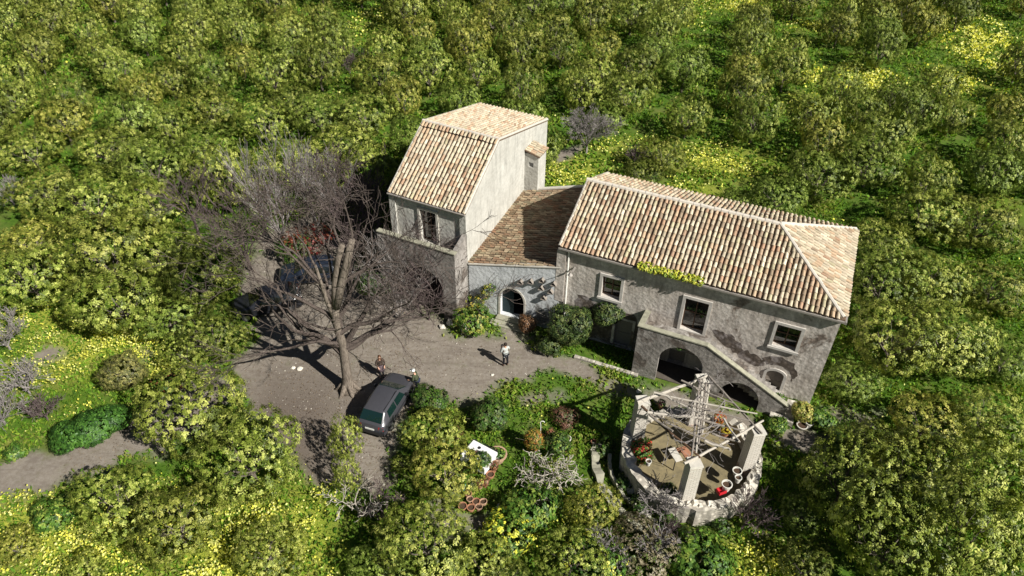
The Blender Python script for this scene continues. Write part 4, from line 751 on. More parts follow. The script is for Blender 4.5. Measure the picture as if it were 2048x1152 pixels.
# ------------------------------------------------------------------ CAR
def loft_car(cx, cy, rz, label, paintm, gm='dark_glass'):
    e = empty('parked_car', (cx, cy, 0), rz, label, 'car')
    #        x     zbot belt  roof  w    wtop
    ST = [(-2.02, .36, .62, .66, .66, .56), (-1.97, .27, .84, .90, .78, .66), (-1.88, .22, .90, .97, .81, .66), (-1.38, .22, .92, 1.40, .82, .58), (-.6, .22, .90, 1.45, .83, .60), (.25, .22, .89, 1.40, .83, .58), (.98, .22, .87, .96, .82, .70), (1.3, .22, .83, .89, .81, .68), (1.85, .24, .70, .76, .77, .62), (2.0, .34, .55, .60, .68, .54)]
    def sec(s):
        x, zb, zl, zr, w_, wt = s; h = [(w_ * .9, zb), (w_, zb + .12), (w_ * 1.0, (zb + zl) / 2), (w_ * .975, zl), (wt * 1.04, zr - .05), (wt * .93, zr), (wt * .45, zr + .025)]
        return [(x, y, z) for y, z in h] + [(x, -y, z) for y, z in reversed(h)]
    V = [p for s in ST for p in sec(s)]; n = 14; Fc = [(i * n + k, i * n + (k + 1) % n, (i + 1) * n + (k + 1) % n, (i + 1) * n + k) for i in range(len(ST) - 1) for k in range(n)]
    Fc += [tuple(range(n)), tuple((len(ST) - 1) * n + k for k in reversed(range(n)))]
    o = mk('body', V, Fc, paintm, e, smooth=False); fixnormals(o)
    mod = o.modifiers.new('bevel', 'BEVEL'); mod.width = .035; mod.segments = 2; mod.limit_method = 'ANGLE'; mod.angle_limit = RX(18)
    o.data.polygons.foreach_set('use_smooth', [True] * len(o.data.polygons))
    def lerp(a, b, t): return V3(a).lerp(V3(b), t)
    def quad(name, P_, mat, off):   # a pane lifted off the body
        P_ = [V3(p) for p in P_]; nn = (P_[1] - P_[0]).cross(P_[3] - P_[0]).normalized(); c = sum(P_, V3()) / 4
        if nn.dot(c - V3((0, 0, .6))) < 0: nn = -nn
        return MB().hexa([p - nn * .01 for p in P_], [p + nn * off for p in P_]).build(name, mat, e)
    a, b = sec(ST[2]), sec(ST[3]); quad('rear_window', [lerp(a[5], b[5], .1), lerp(a[8], b[8], .1), lerp(a[8], b[8], .9), lerp(a[5], b[5], .9)], gm, .05)
    a, b = sec(ST[6]), sec(ST[5]); quad('windscreen', [lerp(a[5], b[5], .06), lerp(a[8], b[8], .06), lerp(a[8], b[8], .92), lerp(a[5], b[5], .92)], gm, .05)
    for sgn in (0, 1):
        g3 = lambda s, k: V3(sec(s)[k if not sgn else 13 - k])
        def P2(x, t):   # point on the side glass band
            for i in range(3, 6):
                if ST[i][0] <= x <= ST[i + 1][0]: u = (x - ST[i][0]) / (ST[i + 1][0] - ST[i][0]); return g3(ST[i], 3).lerp(g3(ST[i + 1], 3), u).lerp(g3(ST[i], 4).lerp(g3(ST[i + 1], 4), u), t)
        quad('side_window', [P2(-1.28, .1), P2(-.5, .1), P2(-.5, .88), P2(-1.2, .88)], gm, .018); quad('side_window', [P2(-.42, .1), P2(.5, .1), P2(.24, .86), P2(-.42, .88)], gm, .018)
        s_ = -1 if sgn else 1
        for x in (-1.22, 1.28):
            mb = MB(); mb.tube([(x, s_ * .68, .29), (x, s_ * .845, .29)], .29, 18); wt = mb.build('wheel', 'tyre_rubber', e); MB().tube([(x, s_ * .84, .29), (x, s_ * .855, .29)], .18, 14).build('rim', 'rim_metal', wt)
        mb = MB().hexa([(.45, s_ * .84, .9), (.62, s_ * .84, .9), (.62, s_ * 1.0, .92), (.45, s_ * 1.0, .92)], [(.45, s_ * .84, 1.0), (.58, s_ * .84, 1.0), (.58, s_ * .98, 1.03), (.45, s_ * .98, 1.03)]).build('mirror', 'black_trim', e)
        MB().hexa([(-2.02, s_ * .48, .66), (-1.99, s_ * .76, .66), (-1.94, s_ * .77, .66), (-1.94, s_ * .48, .66)], [(-1.99, s_ * .48, .86), (-1.955, s_ * .75, .86), (-1.92, s_ * .75, .86), (-1.92, s_ * .48, .86)]).build('tail_light', 'lamp_red', e)
        MB().hexa([(1.96, s_ * .38, .56), (1.9, s_ * .7, .56), (1.8, s_ * .7, .56), (1.8, s_ * .38, .56)], [(1.93, s_ * .38, .69), (1.86, s_ * .68, .69), (1.78, s_ * .66, .69), (1.78, s_ * .38, .69)]).build('headlight', 'lamp_clear', e)
        MB().box(-1.3, 1.0, s_ * .83 - .012, s_ * .83 + .012, .52, .6).build('side_trim', 'black_trim', e)
        MB().tube([(-1.3, s_ * .52, 1.44), (0, s_ * .55, 1.47), (.15, s_ * .55, 1.43)], .014, 5).build('roof_rail', 'black_trim', e)
    MB().box(-2.1, -1.96, -.76, .76, .36, .56).build('bumper', 'black_trim', e); MB().box(1.9, 2.06, -.7, .7, .34, .5).build('bumper', 'black_trim', e)
    MB().box(-2.06, -2.035, -.25, .25, .6, .7).build('number_plate', 'plate', e)
    return e
loft_car(-6.5, 26.95, RX(71.6), 'charcoal estate hatchback parked at the foot of the bare tree', 'car_paint_charcoal', 'green_glass')
cx_, cy_ = G(533, 600, .7); loft_car(cx_, cy_, RX(200), 'black car parked at the left yard edge under bare branches', 'car_paint_black')
cx_, cy_ = G(622, 540, .7); loft_car(cx_, cy_, RX(190), 'dark blue car parked behind the big bare tree', 'car_paint_blue')
# ------------------------------------------------------------------ PEOPLE
def skinmesh(name, chains, mat, parent, sub=2, smooth=True):
    """chains: {joint: (pos, radius)} plus bones, grown by the skin modifier and kept as one mesh"""
    J, bones, root = chains; names = list(J); me = bpy.data.meshes.new(name); me.from_pydata([J[k][0] for k in names], [(names.index(a), names.index(b)) for a, b in bones], [])
    tmp = bpy.data.objects.new('tmp', me); COL.objects.link(tmp); md = tmp.modifiers.new('Skin', 'SKIN'); md.use_smooth_shade = smooth
    sv_ = me.skin_vertices[0].data
    for i, k in enumerate(names):
        r = J[k][1]; sv_[i].radius = (r, r) if not hasattr(r, '__len__') else r; sv_[i].use_root = (k == root)
    sb_ = tmp.modifiers.new('Sub', 'SUBSURF'); sb_.levels = sub; sb_.render_levels = sub
    dg = bpy.context.evaluated_depsgraph_get(); dg.update(); out = bpy.data.meshes.new_from_object(tmp.evaluated_get(dg)); bpy.data.objects.remove(tmp)
    out.name = name; out.materials.clear(); out.materials.append(M[mat]); out.polygons.foreach_set('use_smooth', [True] * len(out.polygons))
    o = bpy.data.objects.new(name, out); COL.objects.link(o); o.parent = parent; return o
def person(x, y, rz, label, top, legs, hair, pose, hgt=1.72, longhair=False, cap=None, skirt=None):
    """faces +Y in its own space; pose gives elbow and hand positions and foot offsets"""
    e = empty('person', (x, y, 0), rz, label, 'person'); s = hgt / 1.72; e.scale = (s, s, s)
    el, hl, er, hr = [V3(p) for p in pose['arms']]; fl_, fr_ = [V3(p) for p in pose['feet']]; ln = V3(pose.get('lean', (0, 0, 0)))
    pel = V3((0, 0, .93)); chest = V3((0, .0, 1.25)) + ln * .7; neck = V3((0, 0, 1.45)) + ln; hb = V3((0, .01, 1.52)) + ln * 1.1; hd_ = V3((0, .02, 1.62)) + ln * 1.3
    shl, shr = V3((-.18, 0, 1.40)) + ln, V3((.18, 0, 1.40)) + ln
    J = {'pel': (pel, (.14, .10)), 'waist': (V3((0, 0, 1.06)) + ln * .3, (.125, .09)), 'chest': (chest, (.15, .105)), 'neck': (neck, .055), 'hb': (hb, .06), 'head': (hd_, (.075, .09)), 'crown': (hd_ + V3((0, -.005, .06)), (.065, .075)),
         'shl': (shl, .058), 'shr': (shr, .058), 'ell': (el, .04), 'elr': (er, .04), 'wrl': (hl, .027), 'wrr': (hr, .027),
         'hil': (V3((-.09, 0, .88)), .085), 'hir': (V3((.09, 0, .88)), .085), 'knl': (V3((-.1, .03, .48)) * .6 + V3((fl_.x, fl_.y, .48)) * .4, .055), 'knr': (V3((.1, .03, .48)) * .6 + V3((fr_.x, fr_.y, .48)) * .4, .055),
         'anl': (fl_ + V3((0, 0, .09)), .04), 'anr': (fr_ + V3((0, 0, .09)), .04), 'tol': (fl_ + V3((-.02, .16, .035)), .035), 'tor': (fr_ + V3((.02, .16, .035)), .035), 'nose': (hd_ + V3((0, .1, -.005)), .014), 'ear1': (hd_ + V3((-.085, 0, 0)), .02), 'ear2': (hd_ + V3((.085, 0, 0)), .02)}
    Bn = [('pel', 'waist'), ('waist', 'chest'), ('chest', 'neck'), ('neck', 'hb'), ('hb', 'head'), ('head', 'crown'), ('chest', 'shl'), ('chest', 'shr'), ('shl', 'ell'), ('shr', 'elr'), ('ell', 'wrl'), ('elr', 'wrr'), ('pel', 'hil'), ('pel', 'hir'), ('hil', 'knl'), ('hir', 'knr'), ('knl', 'anl'), ('knr', 'anr'), ('anl', 'tol'), ('anr', 'tor'), ('head', 'nose'), ('head', 'ear1'), ('head', 'ear2')]
    for side, wr, elb in (('l', hl, el), ('r', hr, er)):
        d = (wr - elb).normalized(); ax = V3((1, 0, 0)) if abs(d.x) < .8 else V3((0, 1, 0)); sd = d.cross(ax).normalized(); sd = d.cross(sd).normalized(); nrm = d.cross(sd)
        palm = wr + d * .06; J['pm' + side] = (palm, (.036, .02)); Bn.append(('wr' + side, 'pm' + side))
        for f, (o_, l_) in enumerate(((-.03, .065), (-.01, .078), (.01, .073), (.03, .058))):
            a = palm + sd * o_ + d * .035; b_ = a + d * l_ * .55; c = b_ + d * l_ * .3 + nrm * l_ * .4
            for q, pp in enumerate((a, b_, c)): J['f%s%d%d' % (side, f, q)] = (pp, .0095 - q * .001)
            Bn += [('pm' + side, 'f%s%d0' % (side, f)), ('f%s%d0' % (side, f), 'f%s%d1' % (side, f)), ('f%s%d1' % (side, f), 'f%s%d2' % (side, f))]
        t0 = wr + d * .03 + sd * -.03; t1 = t0 + (d - sd).normalized() * .04; J['t%s0' % side] = (t0, .012); J['t%s1' % side] = (t1 + d * .02, .01); Bn += [('wr' + side, 't%s0' % side), ('t%s0' % side, 't%s1' % side)]
    skinmesh('body', (J, Bn, 'pel'), 'skin', e, 1)
    g = .022
    def inf(k, a=g): r = J[k][1]; return (J[k][0], (r[0] + a, r[1] + a) if hasattr(r, '__len__') else r + a)
    JT = {k: inf(k) for k in ('pel', 'waist', 'chest', 'shl', 'shr', 'ell', 'elr')}; JT['neck'] = (neck - V3((0, 0, .02)), .075); JT['hem'] = (V3((0, 0, .86)), (.17, .13))
    for k, wr, elb in (('cl', hl, el), ('cr', hr, er)): JT[k] = (wr.lerp(elb, .12), .042)
    skinmesh('jacket', (JT, [('hem', 'pel'), ('pel', 'waist'), ('waist', 'chest'), ('chest', 'neck'), ('chest', 'shl'), ('chest', 'shr'), ('shl', 'ell'), ('shr', 'elr'), ('ell', 'cl'), ('elr', 'cr')], 'pel'), top, e, 1)
    JL = {k: inf(k, .016) for k in ('pel', 'hil', 'hir', 'knl', 'knr')}; JL['anl'] = (J['anl'][0] + V3((0, 0, .02)), .058); JL['anr'] = (J['anr'][0] + V3((0, 0, .02)), .058)
    skinmesh('trousers', (JL, [('pel', 'hil'), ('pel', 'hir'), ('hil', 'knl'), ('hir', 'knr'), ('knl', 'anl'), ('knr', 'anr')], 'pel'), legs, e, 1)
    if skirt:
        mb = MB().lathe([(.15, 1.05), (.2, .85), (.25, .6), (.245, .6), (.19, .85)], 16); mb.build('skirt', skirt, e, True)
    for f_ in (fl_, fr_): skinmesh('shoe', ({'a': (f_ + V3((0, -.03, .05)), .05), 'b': (f_ + V3((0, .08, .04)), .045), 'c': (f_ + V3((0, .19, .035)), .036)}, [('a', 'b'), ('b', 'c')], 'a'), 'shoe_leather', e, 1)
    # hair or cap, eyes, mouth
    mb = MB(); nr = 10; prof = [(.0, .125), (.05, .118), (.085, .09), (.1, .045), (.1, 0)] + ([(.1, -.06), (.115, -.2), (.1, -.3), (.0, -.31)] if longhair else [(.094, -.035)])
    mb.lathe([(r_, z_) for r_, z_ in prof], 14, tuple(hd_ + V3((0, -.028, 0)))); h_ = mb.build('hair', hair, e, True)
    for v in h_.data.vertices:
        if v.co.y > hd_.y + .055 and v.co.z < hd_.z + .05: v.co.y = hd_.y + .03
    if cap: 
        mb = MB().lathe([(0, .15), (.06, .142), (.1, .11), (.115, .06), (.118, .035)], 14, tuple(hd_ + V3((0, -.01, 0)))); mb.hexa([hd_ + V3((-.08, .08, .035)), hd_ + V3((.08, .08, .035)), hd_ + V3((.06, .19, .02)), hd_ + V3((-.06, .19, .02))], [hd_ + V3((-.08, .08, .05)), hd_ + V3((.08, .08, .05)), hd_ + V3((.06, .19, .035)), hd_ + V3((-.06, .19, .035))]); mb.build('cap', cap, e, True)
    mb = MB()
    for sx_ in (-.032, .032): mb.lathe([(0, .012), (.011, .005), (.011, -.005), (0, -.012)], 8, tuple(hd_ + V3((sx_, .083, .01))))
    mb.box(hd_.x - .025, hd_.x + .025, hd_.y + .075, hd_.y + .088, hd_.z - .062, hd_.z - .052); mb.build('face', 'hair_dark', e)
    return e
mx, my = G(1011, 731)
m1 = person(mx, my, RX(150 - 180 + 60), 'man in a pale grey jacket and black trousers standing in the yard holding a controller', 'grey_cloth', 'black_cloth', 'hair_dark', dict(arms=[(-.27, .06, 1.13), (-.10, .3, 1.2), (.27, .06, 1.13), (.10, .3, 1.2)], feet=[(-.11, 0, 0), (.12, -.04, 0)], lean=(0, .03, 0)))
mxw = m1.matrix_basis
ct = empty('remote_controller', (mx, my, 0), RX(30), 'small black controller held by the man in the yard', 'controller')
MB().box(-.09, .09, .33, .42, 1.2, 1.24).build('case', 'black_trim', ct); MB().box(-.07, .07, .385, .42, 1.242, 1.33).build('screen', 'dark_glass', ct)
wx, wy = G(764, 753)
person(wx, wy, RX(200), 'woman with long brown hair and dark clothes standing behind the car', 'brown_cloth', 'black_cloth', 'hair_brown', dict(arms=[(-.25, .02, 1.12), (-.2, .2, .98), (.25, .0, 1.12), (.16, .22, 1.0)], feet=[(-.09, 0, 0), (.1, .02, 0)]), 1.62, True, None, 'rose_cloth')
px_, py_ = G(836, 783)
person(px_, py_, RX(75), 'person with a white cap and dark jacket leaning by the car front', 'olive_cloth', 'navy_cloth', 'hair_dark', dict(arms=[(-.27, .1, 1.12), (-.2, .32, 1.02), (.27, .1, 1.12), (.2, .32, 1.02)], feet=[(-.1, -.02, 0), (.11, -.1, 0)], lean=(0, .12, -.02)), 1.68, False, 'white_cloth')
# ------------------------------------------------------------------ PERGOLA on the round stone enclosure
CX, CY = 8.9, 23.5
enc = empty('stone_enclosure', (CX, CY, 0), 0, 'round raised stone enclosure carrying the brick pillars', 'enclosure'); rs = np.random.RandomState(4)
def ringwall(r0, r1, z0, z1, a0, a1, n, rough=.03):
    mb = MB(); V = []
    for i in range(n + 1):
        a = a0 + (a1 - a0) * i / n; c, s_ = math.cos(a), math.sin(a); j = rs.randn(3) * rough
        V += [((r0 + j[0]) * c, (r0 + j[0]) * s_, z0), ((r1 + j[1]) * c, (r1 + j[1]) * s_, z0), ((r1 + j[1] * .5) * c, (r1 + j[1] * .5) * s_, z1 + j[2]), ((r0 + j[0]) * c, (r0 + j[0]) * s_, z1 + j[2])]
    Fc = [(4 * i + k, 4 * i + 4 + k, 4 * i + 4 + (k + 1) % 4, 4 * i + (k + 1) % 4) for i in range(n) for k in range(4)] + [(0, 1, 2, 3), (4 * n + 3, 4 * n + 2, 4 * n + 1, 4 * n)]
    return mb.add(V, Fc)
fixnormals(ringwall(2.9, 3.38, -.05, 1.2, RX(-215), RX(40), 60, .05).build('round_wall', 'rough_stone', enc)); fixnormals(ringwall(2.85, 3.25, -.05, .62, RX(55), RX(130), 24).build('round_wall', 'rough_stone', enc))
b = NB('enclosure_floor', .95, .1); b.col(b.mix(b.g(b.noise(1.2, 6, .7), .35, .65), (.27, .22, .12), (.14, .12, .075))); b.bump(b.noise(9, 4), .5)
MB().disc(2.9, (0, 0, .45), 48).build('floor', 'enclosure_floor', enc)
for k in range(26):
    a = RX(-120 + k * 5.8 + rs.randn() * 1.5); r_ = 3.14 + rs.randn() * .08; zz = 1.2; sz = .09 + rs.rand() * .08
    mb = MB(); c, s_ = r_ * math.cos(a), r_ * math.sin(a); mb.hexa([(c - sz, s_ - sz, zz - .03), (c + sz, s_ - sz * .8, zz - .03), (c + sz * .9, s_ + sz, zz - .03), (c - sz, s_ + sz * .8, zz - .03)], [(c - sz * .6, s_ - sz * .6, zz + sz * .7), (c + sz * .7, s_ - sz * .5, zz + sz * .7), (c + sz * .5, s_ + sz * .6, zz + sz * .6), (c - sz * .6, s_ + sz * .6, zz + sz * .8)]); mb.build('top_stone', 'pale_rock', enc)
low = empty('trough_wall', (CX, CY, 0), 0, 'low curved wall toned dark like shade around the left of the round enclosure', 'wall')
fixnormals(ringwall(4.4, 4.8, -.05, .26, RX(165), RX(250), 30, .07).build('curved_wall', 'mossy_shaded_stone', low)); fixnormals(ringwall(3.85, 4.0, -.05, .32, RX(172), RX(240), 24, .05).build('inner_wall', 'mossy_shaded_stone', low))  # both curved walls carry the shade in their dark colour
PIL = [(6.35, 24.5), (9.5, 26.0), (11.45, 22.8), (8.2, 20.9)]
plab = ['left plaster coated stone pillar of the pergola', 'back pillar of the pergola nearest the staircase', 'right brick pillar of the pergola', 'front brick pillar of the pergola']
for i, (x, y) in enumerate(PIL):
    e = empty('brick_pillar', (x, y, 0), RX(8), plab[i], 'pillar', 'brick pillars of the pergola'); h = .3; z0 = .46 if i != 1 else .0
    mb = MB(); mb.hexa([(-h, -h, z0 + .55), (h, -h, z0 + .55), (h, h, z0 + .55), (-h, h, z0 + .55)], [(-h * .95, -h * .95, 3.62), (h * .95, -h * .95, 3.62), (h * .95, h * .95, 3.62), (-h * .95, h * .95, 3.62)])
    mb.build('shaft', 'pillar_brick', e); MB().box(-h - .01, h + .01, -h - .01, h + .01, z0, z0 + .548).build('base', 'red_brick', e)
    MB().hexa([(-h - .02, -h - .02, 3.622), (h + .02, -h - .02, 3.622), (h + .02, h + .02, 3.622), (-h - .02, h + .02, 3.622)], [(-h, -h, 3.72), (h, -h, 3.72), (h * .9, h, 3.70), (-h, h * .9, 3.74)]).build('cap', 'coping_stone', e)
def pole(a, b_, r, label, mat, z=3.8, za=None, zb=None, sag=.04, name='pergola_pole', group='wooden poles of the pergola', seed=0):
    p, q = V3((*G(*a, za or z), za or z)), V3((*G(*b_, zb or z), zb or z)); rp = random.Random(seed + int(a[0])); pts = []; n = 7
    for i in range(n + 1):
        t = i / n; pts.append(p.lerp(q, t) + V3((rp.gauss(0, .016), rp.gauss(0, .016), rp.gauss(0, .012) - sag * math.sin(PI * t))))
    mb = MB().tube([v - p for v in pts], [r * 1.2 * (1.1 - .3 * i / n) * rp.uniform(.92, 1.08) for i in range(n + 1)], 7); o = mb.build(name, mat); o.location = p
    return tagp(o, label, 'pole', group)
pole((1274, 805), (1415, 752), .065, 'thick white beam from the left pillar to the back pillar', 'pale_wood', 3.80)
pole((1418, 752), (1524, 868), .05, 'grey pole from the back pillar down to the right pillar', 'grey_wood', 3.84)
pole((1368, 928), (1528, 841), .05, 'long pale pole from the front pillar overshooting the right pillar', 'pale_wood', 3.82)
pole((1283, 812), (1400, 915), .05, 'dark rough pole from the left pillar to the front pillar', 'old_wood', 3.83)
pole((1294, 824), (1404, 836), .055, 'thick pale crosswise pole over the middle, left half', 'pale_wood', 3.93)
pole((1395, 836), (1482, 860), .045, 'grey crosswise pole over the middle, right half', 'grey_wood', 3.92)
pole((1322, 787), (1398, 826), .045, 'pale pole slanting from the white beam to the centre bundle', 'pale_wood', 3.95)
pole((1345, 800), (1500, 842), .035, 'thin grey pole crossing above the right middle', 'grey_wood', 3.97)
pole((1362, 760), (1468, 807), .035, 'thin pole near the back pillar pointing right', 'grey_wood', 3.94)
pole((1308, 785), (1514, 828), .035, 'long thin pale pole across the back half', 'pale_wood', 4.02)
pole((1333, 845), (1462, 900), .04, 'grey pole across the front third of the pergola', 'grey_wood', 3.95)
pole((1424, 867), (1482, 884), .04, 'short grey pole inside the right pillar', 'grey_wood', 3.93)
pole((1410, 882), (1462, 899), .045, 'short pale pole near the front of the centre bundle', 'pale_wood', 4.0)
pole((1300, 830), (1345, 862), .05, 'short stout grey pole beside the left pillar', 'grey_wood', 3.98)
pole((1447, 838), (1478, 882), .04, 'short pale pole running towards the front right', 'pale_wood', 4.03)
for i, (a, b_, nm) in enumerate((((1400, 760), (1384, 912), 'leftmost'), ((1406, 758), (1392, 905), 'second'), ((1412, 765), (1397, 890), 'third'), ((1418, 770), (1404, 870), 'rightmost'))):
    pole(a, b_, .045, '%s pole of the central lengthwise bundle of the pergola' % nm, 'pale_wood' if i % 2 else 'grey_wood', 3.87 + .0 * i, seed=i)
for k in range(7):
    a = (1392 + (k * 7) % 13, 778 + k * 18); pole(a, (a[0] + 14 + (k % 3) * 4, a[1] + 3 - (k % 2) * 8), .028, 'short stick tied across the central bundle of the pergola, %s from the back' % ORD[k], 'grey_wood', 3.98, seed=k, group='short sticks tied over the central bundle')
e = empty('dry_vine', (0, 0, 0), 0, 'twisted leafless vine wound through the pergola poles', 'vine'); mb = MB(); rp = random.Random(8)
for i, (a, b_, z1, z2) in enumerate((((1340, 810), (1325, 880), 3.9, 3.2), ((1345, 870), (1345, 930), 3.9, .6), ((1400, 790), (1345, 820), 4.0, 3.9), ((1440, 850), (1400, 880), 4.0, 3.9), ((1450, 800), (1435, 865), 3.9, 3.8), ((1395, 760), (1405, 800), 4.0, 4.0), ((1350, 880), (1390, 905), 3.9, 3.8), ((1420, 780), (1432, 760), 3.9, 3.7), ((1300, 815), (1330, 870), 3.8, 3.6), ((1470, 870), (1440, 880), 3.9, 3.5))):
    p, q = V3((*G(*a, z1), z1)), V3((*G(*b_, z2), z2))
    for k in range(2): branches(mb, p, (q - p + V3((rp.gauss(0, .3), rp.gauss(0, .3), rp.gauss(0, .2)))).normalized(), (q - p).length * rp.uniform(.8, 1.2), .028, 2, rp, spread=.7, curl=.6, minr=.01, nchild=(1, 3), upw=0)
mb.build('vine_stem', 'grey_twig', e)
for i, (a_, rr_, sz_, lab) in enumerate(((200, 3.5, .5, 'dark weeds hugging the left foot of the round wall'), (222, 3.7, .6, 'weeds between the curved trough walls'), (245, 3.6, .5, 'weeds at the lower left foot of the round wall'), (-75, 3.7, .5, 'weeds under the sunlit front of the round wall'), (-40, 3.7, .6, 'weeds at the right foot of the round wall'), (180, 2.3, .35, 'weeds growing inside the enclosure beside the left pillar'), (235, 2.4, .4, 'weeds growing inside the enclosure beside the front pillar'), (168, 4.2, .6, 'dark ivy clump at the top end of the curved trough wall'), (80, 3.2, .5, 'weeds along the back edge of the enclosure'))):
    ex, ey = CX + rr_ * math.cos(RX(a_)), CY + rr_ * math.sin(RX(a_)); bz = .45 if rr_ < 2.8 else 0
    e = empty('weed_clump', (ex, ey, bz), i, lab, 'plant'); foliage('foliage', blob(sz_, sz_ * 1.1, sz_ * .4, 5, np.random.RandomState(i)), 170, 8, .11, .5, .12, GRN[1:] + LUSH[:3], 60 + i, 'bush_leaf', e, zmin=.0)
# things inside the enclosure
def at(px, py, z): x, y = G(px, py, z); return (x, y, z)
x, y, _ = at(1362, 905, 1.2)
t_ = empty('garden_table', (x, y, .45), RX(20), 'square table with a terracotta tile top under the pergola poles', 'table'); MB().box(-.5, -.12, -.4, .4, .68, .74).build('table_top', 'coping_stone', t_); MB().box(.05, .45, -.4, .1, .68, .745).box(-.118, .5, .12, .4, .55, .6).build('tile_top', 'terracotta', t_)
for sx_ in (-.5, .5):
    for sy_ in (-.35, .35): MB().tube([(sx_, sy_, 0), (sx_, sy_, .68)], .03, 6).build('leg', 'iron', t_)
def potpiece(e, r, h, mat, plant=None, seed=0, soil=True):
    MB().lathe([(0, 0), (r * .68, 0), (r * .95, h * .86), (r * 1.06, h * .86), (r * 1.06, h), (r * .88, h), (r * .84, h * .75), (0, h * .75)], 18).build('pot', mat, e, False)
    MB().disc(r * .84, (0, 0, h * .76), 16).build('soil', 'potting_soil', e)
    if plant:
        foliage('plant', [(0, 0, h + plant[0] * .4, r * plant[1], plant[0] * .5)], 70, 6, .08 + r * .12, .4, .08, plant[2], seed, 'bush_leaf', e, zmin=h * .75)
def pot(px, py, r, h, label, mat='terracotta', z=0, plant=None, seed=0, tilt=0, name='plant_pot', group='flower pots around the garden'):
    x, y = G(px, py, z + h * .6); e = empty(name, (x, y, z), seed, label, 'pot', group); 
    if tilt: e.rotation_euler = (tilt, 0, seed)
    potpiece(e, r, h, mat, plant, seed); return e
DRY = [(.2, .08, .05), (.3, .14, .06), (.12, .12, .04)]
pot(1453, 972, .24, .42, 'large white pot on the enclosure wall beside a red crate', 'white_ceramic', 1.2)
pot(1474, 944, .22, .3, 'black rimmed white pot by the foot of the right pillar', 'white_ceramic', 1.2)
pot(1476, 958, .16, .34, 'slim cream pot between the two white ones', 'white_ceramic', 1.2, seed=2)
x, y, _ = at(1442, 984, 1.2); e = empty('plastic_crate', (x, y, 1.2), .4, 'small bright red plastic crate beside the large white pot', 'crate'); mb = MB().box(-.2, .2, -.15, .15, 0, .03).box(-.2, .2, -.15, -.13, .031, .2).box(-.2, .2, .13, .15, .031, .2).box(-.2, -.18, -.13, .13, .031, .2).box(.18, .2, -.13, .13, .031, .2); mb.build('crate_shell', 'red_plastic', e)
pot(1437, 844, .22, .35, 'terracotta pot with red and yellow leaves under the right poles', 'terracotta', .5, (.5, 1.3, [(.5, .1, .03), (.5, .35, .04), (.25, .1, .04)]), 3)
pot(1450, 866, .22, .3, 'terracotta pot with orange leaves below the red and yellow one', 'terracotta', .5, (.4, 1.2, [(.5, .2, .03), (.5, .4, .04)]), 4)
pot(1297, 925, .14, .3, 'cream vase on the left rim of the enclosure', 'white_ceramic', .9, seed=5)
pot(1322, 812, .15, .3, 'pink flowering pot behind the left pillar', 'terracotta', .45, (.3, 1.2, [(.6, .25, .25), (.1, .25, .04)]), 6)
# garden pots
pot(995, 912, .46, .5, 'huge terracotta ring pot planted with green weeds', 'pale_terracotta', 0, (.15, .8, LUSH), 7)
for i, (px, py, r, lab) in enumerate(((936, 988, .17, 'terracotta pot at the top of the empty cluster'), (940, 1000, .16, 'terracotta pot second from the top of the empty cluster'), (953, 1004, .18, 'pot in the middle of the empty cluster'), (967, 1006, .18, 'pot at the right end of the empty cluster'), (942, 1017, .19, 'larger pot at the bottom of the empty cluster'), (957, 1016, .17, 'pot at the bottom right of the empty cluster'), (925, 1013, .2, 'wide bowl pot at the left end of the empty cluster'))):
    pot(px, py, r, .28, lab, 'pale_terracotta' if i % 2 else 'terracotta', seed=10 + i, group='empty pots clustered left of the lone white pot', tilt=(i % 3 - 1) * .12)
pot(1002, 1015, .18, .3, 'lone white pot with dark red soil on the green shrubbery', 'white_ceramic', seed=20)
pot(981, 951, .2, .3, 'red brown pot just below the enamel sink', 'terracotta', seed=21); pot(971, 968, .16, .28, 'brown pot with dry plant below the sink', 'terracotta', plant=(.3, 1.2, DRY), seed=22); pot(988, 938, .16, .28, 'terracotta pot touching the sink corner with dry stalks', 'terracotta', plant=(.4, 1.2, DRY), seed=23)
pot(960, 972, .15, .26, 'pale pot with dry leaves lowest beside the sink pots', 'pale_terracotta', plant=(.3, 1.1, DRY), seed=24); pot(914, 872, .2, .3, 'pot with brown twigs up and left of the sink', 'pale_terracotta', plant=(.5, 1.5, DRY), seed=25)
pot(1084, 874, .16, .26, 'terracotta pot below the white hooked rod', 'terracotta', seed=26); pot(1101, 872, .2, .34, 'tall cream pot with dry stalks right of the hooked rod', 'pale_terracotta', plant=(.4, 1, DRY), seed=27); pot(1135, 880, .18, .4, 'white sided pot with red soil at the garden right', 'white_ceramic', seed=28)
pot(1129, 898, .16, .26, 'orange terracotta pot below the white sided one', 'terracotta', seed=29); pot(1122, 903, .14, .24, 'small tipped terracotta pot left of the orange one', 'terracotta', seed=30, tilt=.5); pot(1187, 885, .14, .22, 'small pot alone in the shade of the pergola', 'terracotta', seed=31); pot(1096, 885, .17, .26, 'dark pot in the shadow under the tall cream pot', 'terracotta', seed=32)
pot(1618, 848, .2, .36, 'white bucket pot in front of the yellow bush', 'white_ceramic', seed=33); pot(1604, 852, .28, .22, 'wide pale stone bowl beside the white bucket pot', 'coping_stone', seed=34)
x, y, _ = at(925, 975, .3); e = empty('watering_can', (x, y, 0), 1.0, 'small turquoise watering can half hidden in citrus leaves', 'watering can'); MB().lathe([(0, .0), (.12, .0), (.13, .25), (.1, .27), (0, .27)], 14).build('can_body', 'cyan_plastic', e); MB().tube([(.1, 0, .05), (.28, 0, .28)], .02, 6).build('spout', 'cyan_plastic', e); MB().tube([(-.12, 0, .22), (-.2, 0, .3), (-.05, 0, .38), (.05, 0, .28)], .015, 6).build('handle', 'cyan_plastic', e)
